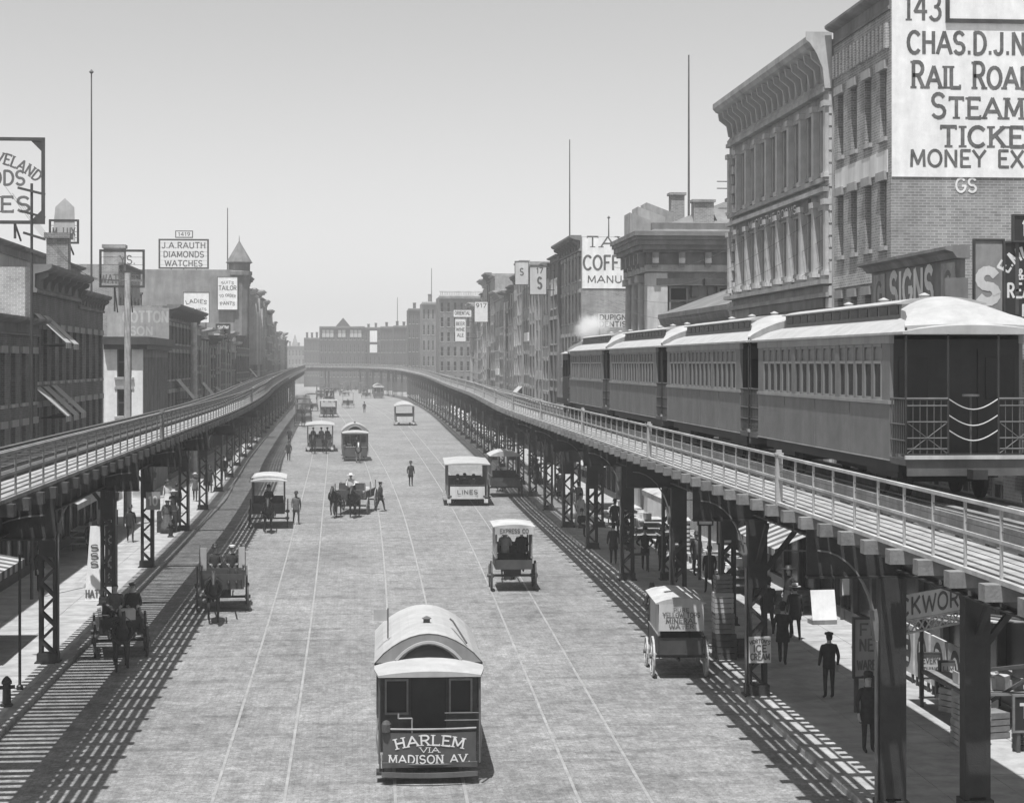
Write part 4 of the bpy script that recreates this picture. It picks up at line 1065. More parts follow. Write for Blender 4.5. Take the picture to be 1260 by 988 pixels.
awning('dark striped awning by the left lattice columns', -13.8, 98, 6, 3.4, .8, 2.0, -1, True, m0=grey_p)

rnd = random.Random(3)
for k, (Y, X, lb) in enumerate(((160,16.75,'first'),(174,17.0,'second'),(190,17.2,'third'),(226,17.4,'fourth'),(246,17.4,'fifth'),(268,17.6,'sixth'))):
    awning(lb+' pale shop awning along the far right row counted from the coffin warehouse', X-.05, Y, rnd.uniform(3,6), rnd.uniform(4.0,5.0), rnd.uniform(1.2,1.8), 1.3, 1, False, m0=[cream_p,stone_m,wood_l][k%3])
for k, (Y, X, lb) in enumerate(((146,-13.9,'first'),(158,-13.9,'second'),(172,-14.1,'third'),(200,-14.1,'fourth'),(225,-14.0,'fifth'),(252,-14.4,'sixth'))):
    awning(lb+' shop awning of the left row past the white gable house', X+.05, Y, rnd.uniform(2,4), rnd.uniform(5.0,8.5), 1.5, 1.3, -1, k % 2 == 0, m0=cream_p, m1=grey_p)
for k, (Y, X, h) in enumerate(((246,-14.4,9),(250,-14.4,8),(255,-14.4,10),(264,-14.8,8),(270,-14.8,9))):
    v_ = thing('vertical_sign', ['first','second','third','fourth','fifth'][k]+' tall narrow vertical board hung on the left row past the turret', 'sign', (X+.75,Y,8.6), 0, 'vertical signs on the left row')
    box('board', cream_p if k % 2 else stone_l, v_, -.6,0,0,.5,.12,h-1); MB().beam((-.75,.06,.5),(.5,.06,.5),.05,.05).build('lower_arm', dark_p, v_); MB().beam((-.75,.06,h-1.5),(.5,.06,h-1.5),.05,.05).build('upper_arm', dark_p, v_)
wr_ = thing('overhead_wires', 'thin telegraph wires strung along the left roofs between poles', 'wire', (-12.6,70,13))
for k in range(4):
    pts = [(-12.9+.25*k,70,ZY(230+8*k,70,-13))]
    e_ = (-12.5-.2+.15*k,101,13.25-.02*k)
    MB().tube([tuple(Vector(pts[0]).lerp(Vector(e_),t/10)+Vector((0,0,-1.1*math.sin(math.pi*t/10)))) for t in range(11)],.008,4).build('wire', black_p, wr_, origin=wr_.location)

wr2 = thing('overhead_wires', 'thin wires slung in front of the right-hand store buildings', 'wire', (16.2,63.4,15))
for k in range(4):
    a0 = Vector((16.25,63.4,15.0-.9*k)); b0 = Vector((15.4,112,14.6-.8*k))
    MB().tube([tuple(a0.lerp(b0,t/14)+Vector((0,0,-1.3*math.sin(math.pi*t/14)))) for t in range(15)],.009,4).build('wire', steel_l, wr2, origin=wr2.location)
# ------------------------------------------------------------------ the elevated train
def bow(n, x, z0, z1):  # roof arc points from -x to x
    return [(-x+2*x*i/n, z0+(z1-z0)*math.sin(math.pi*i/n)**.8) for i in range(n+1)]
TL, TP, TW = 14.0, 1.05, 1.30
BLn = TL-2*TP-.15
def rail_coach(label, y_front_corner):
    """local: origin on the rails at the rear body corner line; +y runs forward (away from the camera)"""
    r = thing('train_coach', label, 'railway coach', (11.42,y_front_corner,6.02+.14), group='coaches of the elevated train')
    L = BLn
    lower = MB()
    for s in (-1,1): lower.box(s*TW,0,.80,s*(TW-.07),L,1.86)
    lower.box(-TW+.07,0,.80,TW-.07,L,.92); lower.build('lower_panel', car_m, r)
    rib = MB().box(-TW-.012,-.02,.82,-TW-.001,.02,1.84).mesh('panel_rib', car_m)
    for i in range(1,4): inst('panel_rib', rib, r, (0,L*i/4,0))
    ml = MB()
    for s in (-1,1):
        ml.box(s*(TW+.035),-.02,1.86,s*(TW-.08),L+.02,1.93); ml.box(s*(TW+.025),-.01,.78,s*(TW-.02),L+.01,.80-.001)
        ml.box(s*(TW+.02),-.01,3.02,s*(TW-.08),L+.01,3.22)
    ml.build('moulding', car_l, r)
    # window posts
    n = 16; pw = [0]; post = MB(); edge = .55
    for s in (-1,1):
        post.box(s*TW,0,1.93,s*(TW-.07),edge,3.02); post.box(s*TW,L-edge,1.93,s*(TW-.07),L,3.02)
        for i in range(1,n):
            y = edge+(L-2*edge)*i/n; wd = .16 if i in (5,11) else .075
            post.box(s*(TW+(.02 if wd > .1 else 0)),y-wd,1.931,s*(TW-.07),y+wd,3.019)
    post.build_each('window_post', car_m, r)
    ww = (L-2*edge)/n
    if 'tw' not in _wm:
        f = MB().box(-.03,-ww/2+.05,0,.02,ww/2-.05,.05).box(-.03,-ww/2+.05,.70,.02,ww/2-.05,.76).box(-.03,-ww/2+.05,1.03,.02,ww/2-.05,1.089)
        f.box(-.028,-ww/2+.05,.05,.018,-ww/2+.1,.70).box(-.028,ww/2-.1,.05,.018,ww/2-.05,.70)
        _wm['tw'] = (f.mesh('window', car_l), MB().box(.0,-ww/2+.1,.05,.012,ww/2-.1,.70).mesh('pane', glass_d),
             MB().prism([(-ww/2+.06,.76),(ww/2-.06,.76),(ww/2-.06,.95),(ww/2-.16,1.03),(-ww/2+.16,1.03),(-ww/2+.06,.95)],'x',0,.012).mesh('transom', mat('frosted_transom',.22,.4,.2,3)))
    for s in (-1,1):
        for i in range(n):
            o = inst('window', _wm['tw'][0], r, (s*(TW-.03),edge+ww*(i+.5),1.93), 0 if s < 0 else math.pi)
            inst('pane', _wm['tw'][1], o); inst('transom', _wm['tw'][2], o)
    # ends
    for y, s in ((0,-1),(L,1)):
        e = MB(); a, b_ = (y, y+s*-.06)
        e.box(-TW+.071,a,.92,-.42,b_,3.1).box(.42,a,.92,TW-.071,b_,3.1).box(-.42,a,2.9,.42,b_,3.1); e.build('end_wall', black_p, r)
        box('end_door', black_p, r, -.419,a-s*.03,.92,.419,b_-s*.02,2.9)
        for q in (-.85,.85): box('end_window', glass_d, r, q-.28,a+s*.004,1.95,q+.28,a+s*.03,2.75)
    # roof: eaves shell, clerestory and bull-nosed hoods over both platforms
    y0, y1 = -TP, L+TP
    sec = lambda x, z0, z1: bow(10, x, z0, z1)
    rings = []
    for y, k in ((y0,0),(y0+.35,.5),(y0+1.0,.9),(1.2,1),(L-1.2,1),(y1-1.0,.9),(y1-.35,.5),(y1,0)):
        z1 = 3.22+.13+.33*k; rings.append([(x,y,z) for x,z in [(-TW-.06,3.18)]+bow(10,TW+.06,3.225,z1)+[(TW+.06,3.18)]])
    MB().loft(rings).build('lower_roof', carroof, r)
    rings = []
    for y, x, z1 in ((y0+.06,1.30,3.37),(y0+.22,1.26,3.46),(y0+.6,1.10,3.66),(.25,.92,3.86),(.9,.82,3.95)):
        rings.append([(a,y,z) for a,z in [(-x,3.26)]+bow(10,x,3.27+(z1-3.27)*.62,z1)+[(x,3.26)]])
    back = [[(a,L-y,z) for a,y,z in rg] for rg in rings][::-1]
    MB().loft(rings).build('roof_hood', carroof, r); MB().loft(back).build('roof_hood', carroof, r)
    cl = MB().box(-.80,.9,3.5,.80,L-.9,3.80); cl.build('clerestory', car_m, r)
    cw = MB().box(-.815,-.3,3.6,-.802,.3,3.77).mesh('clerestory_window', glass_d)
    for i in range(13): inst('clerestory_window', cw, r, (0,1.4+(L-2.8)*i/12,0))
    rg = [[(a,y,z) for a,z in [(-.9,3.80)]+bow(8,.9,3.82,3.95)+[(.9,3.80)]] for y in (.9,L-.9)]
    MB().loft(rg).build('upper_roof', carroof, r)
    vt = MB().lathe([(.09,3.9),(.09,4.02),(.13,4.05),(.02,4.1)],8).mesh('roof_vent', carroof)
    for y in (3,6,9): inst('roof_vent', vt, r, (.3,y,0))
    # platforms
    for y, s in ((0,-1),(L,1)):
        p = MB().box(-TW,y,.74,TW,y+s*TP,.86).box(-TW*.98,y+s*(TP-.05),.55,TW*.98,y+s*TP,.739); p.build('platform', steel_l, r)
        box('platform_edge', railpaint, r, -TW-.02,y+s*(TP-.02),.86,TW+.02,y+s*(TP+.05),.93)
        g = MB(); yy = y+s*(TP-.06)
        for x in (-TW+.02,-.48,.48,TW-.02): g.cyl((x,yy,.92),(x,yy,3.3 if abs(x) > .6 or x < 0 else 3.3),.022,n=6)
        g.build_each('platform_post', steel, r)
        for a, b_ in ((-TW+.02,-.48),(.48,TW-.02)):
            gt = MB()
            for z in (1.05,1.25,1.55,1.85): gt.cyl((a,yy,z),(b_,yy,z),.014,n=5)
            gt.cyl((a,yy,1.98),(b_,yy,1.98),.026,n=6)
            for i in range(7): gt.cyl((a+(b_-a)*i/6,yy,.95),(a+(b_-a)*i/6,yy,1.98),.009,n=4)
            gt.cyl((a,yy,.95),(b_,yy,1.55),.01,n=4); gt.cyl((b_,yy,.95),(a,yy,1.55),.01,n=4)
            gt.build('end_gate', steel_l, r)
        for z in (1.98,1.68,1.40):
            MB().tube([(-.48+.96*i/10,yy,z-.2*math.sin(math.pi*i/10)) for i in range(11)],.013,5).build('safety_chain', railpaint, r)
        for sx in (-1,1):
            sd = MB()
            for z in (1.2,1.5,1.98): sd.cyl((sx*(TW-.02),y,z),(sx*(TW-.02),yy,z),.014,n=5)
            for i in range(8): sd.cyl((sx*(TW-.02),y+s*.12*i,.93),(sx*(TW-.02),y+s*.12*i,1.98),.009,n=4)
            sd.build('side_gate', steel_l, r)
        bw_ = MB().cyl((0,yy-s*.15,2.02),(0,yy-s*.15,2.06),.16,n=12); bw_.cyl((0,yy-s*.15,.92),(0,yy-s*.15,2.02),.02,n=6); bw_.build('brake_wheel', steel_l, r)
        MB().box(-.14,y+s*TP,.5,.14,y+s*(TP+.35),.68).build('coupler', steel, r)
    uf = MB().box(-1.1,.1,.55,-.9,L-.1,.78).box(.9,.1,.55,1.1,L-.1,.78).box(-.5,L*.35,.35,.6,L*.6,.72); uf.build('underframe', black_p, r)
    for yc in (1.6,L-1.6):
        t = MB().box(-1.0,yc-1.1,.42,-.9,yc+1.1,.58).box(.9,yc-1.1,.42,1.0,yc+1.1,.58).box(-.9,yc-.15,.4,.9,yc+.15,.56).build('truck', black_p, r)
        for yw in (-.75,.75):
            MB().cyl((-.8,yc+yw,.38),(-.7,yc+yw,.38),.38,n=16).cyl((.7,yc+yw,.38),(.8,yc+yw,.38),.38,n=16).cyl((-.7,yc+yw,.38),(.7,yc+yw,.38),.06,n=6).build('wheel_set', steel, t)
    return r
lb = ['rearmost train coach with open gated platform and hanging chains','second train coach from the rear','third train coach from the rear','leading train coach right behind the dark locomotive']
for i in range(4):
    rail_coach(lb[i], 34.95+TL*i)
lo = thing('steam_locomotive', 'dark little steam locomotive at the head of the elevated train', 'locomotive', (11.42,34.95+TL*4-.6,6.16))
lc = MB(); 
for s in (-1,1):
    lc.box(s*1.2,.2,.9,s*1.13,2.6,2.0); lc.box(s*1.2,.2,2.8,s*1.13,2.6,3.1)
    for y in (.2,1.3,2.5): lc.box(s*1.2,y,2.0,s*1.13,y+.12,2.8)
lc.box(-1.13,2.5,.9,1.13,2.6,3.1); lc.build('cab', black_p, lo)
MB().loft([[(x,y,z) for x,z in [(-1.3,3.1)]+bow(8,1.3,3.12,3.4)+[(1.3,3.1)]] for y in (0,2.8)]).build('cab_roof', carroof, lo)
MB().box(-1.15,-2.2,.9,1.15,.1,2.1).build('water_tank', black_p, lo)
MB().cyl((0,2.6,1.75),(0,6.2,1.75),.62,n=16).build('boiler', black_p, lo)
MB().cyl((0,5.7,2.3),(0,5.7,3.3),.16,.22,10).build('smokestack', black_p, lo)
MB().lathe([(.3,2.2),(.32,2.7),(.2,2.95),(.02,3.0)],10,(0,4.2)).build('steam_dome', black_p, lo)
MB().box(-1.1,-2.2,.6,1.1,6.4,.88).build('frame', steel, lo)
for y in (-1.6,-.6,1.2,3.0,5.3):
    MB().cyl((-.8,y,.5),(-.68,y,.5),.5,n=16).cyl((.68,y,.5),(.8,y,.5),.5,n=16).cyl((-.68,y,.5),(.68,y,.5),.07,n=6).build('wheel_set', steel, lo)
# steam drifting back from the stack
sv = bpy.data.materials.new('steam'); sv.use_nodes = True
t_ = sv.node_tree; t_.nodes.remove(t_.nodes['Principled BSDF'])
pv = t_.nodes.new('ShaderNodeVolumePrincipled'); pv.inputs['Color'].default_value = (1,1,1,1)
nz = t_.nodes.new('ShaderNodeTexNoise'); nz.inputs['Scale'].default_value = .9; nz.inputs['Detail'].default_value = 4
tcn = t_.nodes.new('ShaderNodeTexCoord'); t_.links.new(tcn.outputs['Object'], nz.inputs['Vector'])
gr_ = t_.nodes.new('ShaderNodeTexGradient'); gr_.gradient_type = 'SPHERICAL'
mpn = t_.nodes.new('ShaderNodeMapping'); mpn.inputs['Scale'].default_value = (.72,.5,.9)
t_.links.new(tcn.outputs['Object'], mpn.inputs[0]); t_.links.new(mpn.outputs[0], gr_.inputs[0])
nz.inputs['Scale'].default_value = 1.5
ad_ = t_.nodes.new('ShaderNodeMath'); ad_.operation = 'MULTIPLY_ADD'; ad_.inputs[1].default_value = 1.5; ad_.inputs[2].default_value = -1.05
t_.links.new(nz.outputs[0], ad_.inputs[0])
ad2 = t_.nodes.new('ShaderNodeMath'); ad2.operation = 'ADD'; t_.links.new(ad_.outputs[0], ad2.inputs[0]); t_.links.new(gr_.outputs['Fac'], ad2.inputs[1])
mr = t_.nodes.new('ShaderNodeMapRange'); mr.inputs[1].default_value = 0; mr.inputs[2].default_value = .5; mr.inputs[3].default_value = 0; mr.inputs[4].default_value = 1.2
t_.links.new(ad2.outputs[0], mr.inputs[0]); t_.links.new(mr.outputs[0], pv.inputs['Density']); t_.links.new(pv.outputs[0], t_.nodes['Material Output'].inputs['Volume'])
o = MB().box(-1.8,-2.5,-1.4,1.8,2.5,1.4).build('steam_plume', sv); o.location = (12.7,101.5,10.75)
tag(o, 'white steam drifting from the locomotive stack', 'steam', kind='stuff')
# ------------------------------------------------------------------ people and horses (one skinned surface each)
def skin_mesh(name, V_, E_, root, mats, tags, sub=1):
    me = bpy.data.meshes.new(name+'_skeleton'); me.from_pydata([v[0] for v in V_], E_, [])
    o = bpy.data.objects.new(name+'_skeleton', me); COL.objects.link(o)
    m = o.modifiers.new('skin','SKIN'); m.use_smooth_shade = True
    sv_ = me.skin_vertices[0].data
    for i, v in enumerate(V_):
        r = v[1]; sv_[i].radius = (r, r) if not isinstance(r, tuple) else r; sv_[i].use_root = (i == root)
    s = o.modifiers.new('sub','SUBSURF'); s.levels = sub; s.render_levels = sub
    dg = bpy.context.evaluated_depsgraph_get()
    out = bpy.data.meshes.new_from_object(o.evaluated_get(dg)); out.name = name
    bpy.data.objects.remove(o); bpy.data.meshes.remove(me)
    out.materials.clear()
    for mm in mats: out.materials.append(mm)
    segs = [(Vector(V_[a][0]), Vector(V_[b][0]), tags[b]) for a, b in E_]
    for p in out.polygons:
        c = p.center; best = (9, 0)
        for a, b, t in segs:
            d = b-a; u = max(0,min(1,(c-a).dot(d)/max(d.length_squared,1e-9))); q = (c-(a+d*u)).length_squared
            if q < best[0]: best = (q, t)
        p.material_index = best[1]; p.use_smooth = True
    return out
_pm = {}
def person_base(pose):
    if pose in _pm: return _pm[pose]
    V_, E_, T_ = [], [], []
    def add(p, r, t, par=None):
        V_.append((p, r)); T_.append(t)
        if par is not None: E_.append((par, len(V_)-1))
        return len(V_)-1
    SK, CO, TR, SH = 0, 1, 2, 3
    sit = pose == 'sit'; dz = -.42 if sit else 0; st = .24 if pose == 'walk' else .0
    pel = add((0,0,.95+dz),(.14,.115),TR); wa = add((0,0,1.10+dz),(.135,.10),CO,pel); ch = add((0,-.005,1.30+dz),(.165,.115),CO,wa)
    nb = add((0,.01,1.45+dz),(.07,.065),CO,ch); nk = add((0,0,1.53+dz),.052,SK,nb); hd = add((0,-.015,1.62+dz),(.075,.09),SK,nk); add((0,-.005,1.70+dz),(.06,.07),SK,hd)
    add((0,-.118,1.60+dz),.011,SK,hd)
    for s in (-1,1):
        add((s*.082,.01,1.615+dz),.012,SK,hd)
        f = s*st
        if sit:
            h = add((s*.10,-.08,.51),.09,TR,pel); k = add((s*.13,-.46,.52),.065,TR,h); a = add((s*.13,-.48,.10),.045,TR,k); add((s*.14,-.62,.035),(.04,.03),SH,a)
        else:
            h = add((s*.09,-f*.15,.86),.095,TR,pel); k = add((s*.10,-f*.65-.02,.49),.062,TR,h)
            a = add((s*.10,-f+(.0 if f >= 0 else .10),.09+(0 if f >= 0 else .07)),.045,TR,k); add((s*.11,-f-.15+(.0 if f >= 0 else .10),.035+(0 if f >= 0 else .01)),(.042,.032),SH,a)
        sh = add((s*.185,0,1.39+dz),.068,CO,ch)
        if sit: el = add((s*.25,-.08,1.13+dz),.05,CO,sh); wr = add((s*.17,-.32,1.10+dz),.036,CO,el); hx = (s*.14,-.40,1.10+dz); dr = (-.25*s,-.95,-.1)
        elif pose == 'akimbo': el = add((s*.36,.06,1.14),.05,CO,sh); wr = add((s*.22,-.03,1.0),.036,CO,el); hx = (s*.17,-.07,.97); dr = (-.5*s,-.5,-.7)
        else: el = add((s*.25,.04+f*.3,1.13),.05,CO,sh); wr = add((s*.26,-.05+f*.75,.89),.034,CO,el); hx = (s*.26,-.07+f*.85,.81); dr = (0,-.25,-.95)
        pm = add(hx,(.036,.022),SK,wr); D = Vector(dr).normalized(); side = D.cross(Vector((1,0,0))).normalized()
        for i, ln in enumerate((.065,.078,.074,.055)):
            b0 = Vector(hx)+D*.035+side*(.022-.0147*i)*1.6; m0 = add(tuple(b0),.0095,SK,pm); m1 = add(tuple(b0+D*ln*.55+Vector((-s*.010,0,0))),.0085,SK,m0); add(tuple(b0+D*ln+Vector((-s*.028,0,0))),.0075,SK,m1)
        t0 = add(tuple(Vector(hx)+side*.04-D*.01),.011,SK,pm); add(tuple(Vector(hx)+side*.062+D*.035),.009,SK,t0)
    me = skin_mesh('person', V_, E_, 0, [skin_m, coat_b, coat_b, leather], T_)
    _pm[pose] = me; return me
_pv = {}
def variant(pose, coat, trou):
    k = (pose, coat.name, trou.name)
    if k not in _pv:
        m = person_base(pose).copy(); m.materials[1] = coat; m.materials[2] = trou; _pv[k] = m
    return _pv[k]
_ac = {}
def acc(kind, m):
    k = (kind, m.name)
    if k in _ac: return _ac[k]
    mb = MB()
    def ell(rs): return mb.loft([[(rx*math.cos(2*math.pi*i/14), y+ry*math.sin(2*math.pi*i/14), z) for i in range(14)] for rx, ry, z, y in rs])
    if kind == 'coat': ell([(.20,.165,.66,0),(.19,.155,.85,0),(.168,.135,1.06,0),(.192,.145,1.27,-.005),(.185,.12,1.39,0),(.10,.085,1.465,.005)])
    if kind == 'jacket': ell([(.175,.145,.84,0),(.162,.132,1.06,0),(.188,.142,1.27,-.005),(.182,.12,1.39,0),(.10,.085,1.465,.005)])
    if kind == 'skirt': ell([(.34,.36,.03,.05),(.30,.30,.35,.04),(.22,.21,.75,.01),(.15,.125,1.03,0),(.14,.115,1.12,0)])
    if kind == 'bowler': ell([(.15,.17,1.695,-.01),(.155,.175,1.703,-.01),(.105,.12,1.71,-.01),(.105,.12,1.77,-.01),(.085,.10,1.81,-.01),(.03,.04,1.83,-.01)])
    if kind == 'cap': ell([(.10,.115,1.69,0),(.115,.13,1.72,.0),(.11,.125,1.75,.0),(.04,.05,1.77,0)]); 
    if kind == 'cap': mb.box(-.07,-.19,1.69,.07,-.08,1.70)
    if kind == 'boater': ell([(.19,.21,1.69,-.01),(.19,.21,1.70,-.01),(.10,.115,1.701,-.01),(.10,.115,1.79,-.01),(.09,.105,1.795,-.01)])
    if kind == 'band': ell([(.104,.119,1.702,-.01),(.104,.119,1.735,-.01)])
    if kind == 'wide': ell([(.24,.26,1.70,-.01),(.23,.25,1.715,-.01),(.11,.12,1.72,-.01),(.10,.11,1.80,-.01),(.06,.07,1.82,-.01)])
    if kind == 'hair': ell([(.06,.04,1.56,.055),(.085,.06,1.62,.04),(.085,.085,1.68,.015),(.07,.085,1.715,0),(.03,.04,1.73,0)])
    if kind == 'eyes':
        for s in (-1,1): mb.lathe([(.002,1.628),(.011,1.634),(.011,1.640),(.002,1.646)],6,(s*.03,-.094))
    _ac[k] = mb.mesh(kind if kind not in ('bowler','boater','wide') else 'hat', m, smooth=(kind not in ('eyes',)))
    return _ac[k]
NP = [0]
def person(label, x, y, rz=0, pose='stand', coat=None, trou=None, hat='bowler', hatm=None, top='coat', z=0.0, group=None, h=1.0):
    coat = coat or coat_b; trou = trou or coat
    r = inst('person', variant(pose, coat, trou), None, (x,y,z), rz, (h,h,h)); tag(r, label, 'person', group)
    dz = (0,0,-.42 if pose == 'sit' else 0)
    if top: inst({'skirt':'skirt'}.get(top,'coat'), acc('jacket' if (pose == 'sit' and top == 'coat') else top, coat), r, dz)
    if top == 'skirt': inst('bodice', acc('jacket', coat), r, dz)
    inst('hair', acc('hair', hair_m), r, dz); inst('eyes', acc('eyes', black_p), r, dz)
    if hat: inst('hat', acc(hat, hatm or black_p), r, dz)
    if hat == 'boater': inst('hat_band', acc('band', black_p), r, dz)
    return r
_hm = {}
def horse_mesh(m, pose):
    k = (m.name, pose)
    if k in _hm: return _hm[k]
    V_, E_, T_ = [], [], []
    def add(p, r, par=None, t=0):
        V_.append((p, r)); T_.append(t)
        if par is not None: E_.append((par, len(V_)-1))
        return len(V_)-1
    b = add((0,0,1.16),(.27,.30)); c1 = add((0,-.38,1.17),(.25,.29),b); c2 = add((0,-.68,1.16),(.20,.24),c1); ru = add((0,.40,1.20),(.26,.27),b); r2 = add((0,.72,1.18),(.19,.21),ru)
    n1 = add((0,-.86,1.36),(.13,.19),c2); n2 = add((0,-1.05,1.60),(.095,.14),n1); n3 = add((0,-1.16,1.74),(.085,.10),n2)
    h1 = add((0,-1.32,1.68),(.085,.10),n3); h2 = add((0,-1.50,1.52),(.062,.07),h1); add((0,-1.60,1.42),(.055,.055),h2)
    for s in (-1,1): add((s*.06,-1.14,1.90),.02,n3)
    for s in (-1,1):
        lift = (s > 0) if pose == 0 else (s < 0)
        e = add((s*.15,-.62,.95),.095,c2); k_ = add((s*.16,-.62-(.18 if lift else 0),.50+(.06 if lift else 0)),.055,e); f = add((s*.16,-.60+(.0 if lift else 0),.14+(.14 if lift else 0)),.036,k_); add((s*.16,-.64,.05+(.10 if lift else 0)),.055,f,1)
        st = add((s*.15,.58,.92),.125,ru if False else r2); hk = add((s*.16,.80,.52),.055,st); f2 = add((s*.16,.74-(.12 if lift else -.08),.14),.036,hk); add((s*.16,.70-(.12 if lift else -.08),.05),.055,f2,1)
    t1 = add((0,.92,1.12),.05,r2,1); t2 = add((0,1.0,.85),.06,t1,1); add((0,1.02,.55),.03,t2,1)
    _hm[k] = skin_mesh('horse', V_, E_, 0, [m, black_p], T_); return _hm[k]
_har = MB()
for a in range(12):
    q0, q1 = 2*math.pi*a/12, 2*math.pi*(a+1)/12
    _har.beam((.25*math.cos(q0),-.84-.10*math.sin(q0),1.24+.33*math.sin(q0)),(.25*math.cos(q1),-.84-.10*math.sin(q1),1.24+.33*math.sin(q1)),.10,.09)
    _har.beam((.285*math.cos(q0),-.2,1.16+.325*math.sin(q0)),(.285*math.cos(q1),-.2,1.16+.325*math.sin(q1)),.08,.02)
for s in (-1,1): _har.beam((s*.29,-.82,1.15),(s*.31,.9,1.05),.05,.05); _har.beam((s*.09,-1.2,1.72),(s*.3,-.2,1.45),.02,.02)
_har = _har.mesh('harness', leather)
_mane = MB().loft([[(-.025,-.78,1.52),(.025,-.78,1.52),(.01,-.80,1.66)],[(-.03,-1.0,1.74),(.03,-1.0,1.74),(.01,-1.0,1.86)],[(-.02,-1.18,1.83),(.02,-1.18,1.83),(.01,-1.24,1.90)]]).mesh('mane', black_p)
def horse(label, x, y, rz, m=None, pose=0, group=None):
    r = inst('horse', horse_mesh(m or horse_b, pose), None, (x,y,0), rz, (.98,.98,.98)); tag(r, label, 'horse', group)
    inst('harness', _har, r); inst('mane', _mane, r)
    return r

# ------------------------------------------------------------------ vehicles
_wh = {}
def wheel(parent, x, y, r, m=None):
    m = m or wood_d
    k = (round(r,2), m.name)
    if k not in _wh:
        f = MB(); n = 20
        for i in range(n):
            a, b = 2*math.pi*i/n, 2*math.pi*(i+1)/n
            ri, ro = r-.06, r
            f.loft([[(-.03,ri*math.cos(a),ri*math.sin(a)),(.03,ri*math.cos(a),ri*math.sin(a)),(.03,ro*math.cos(a),ro*math.sin(a)),(-.03,ro*math.cos(a),ro*math.sin(a))],
                    [(-.03,ri*math.cos(b),ri*math.sin(b)),(.03,ri*math.cos(b),ri*math.sin(b)),(.03,ro*math.cos(b),ro*math.sin(b)),(-.03,ro*math.cos(b),ro*math.sin(b))]], cap=False)
        for i in range(12):
            a = 2*math.pi*i/12; f.beam((0,.05*math.cos(a),.05*math.sin(a)),(0,(r-.05)*math.cos(a),(r-.05)*math.sin(a)),.03,.035,(1,0,0))
        _wh[k] = (f.mesh('wheel', m), MB().cyl((-.10,0,0),(.10,0,0),.08,.07,10).mesh('hub', steel_l))
    o = inst('wheel', _wh[k][0], parent, (x,y,r)); inst('hub', _wh[k][1], o)
    return o
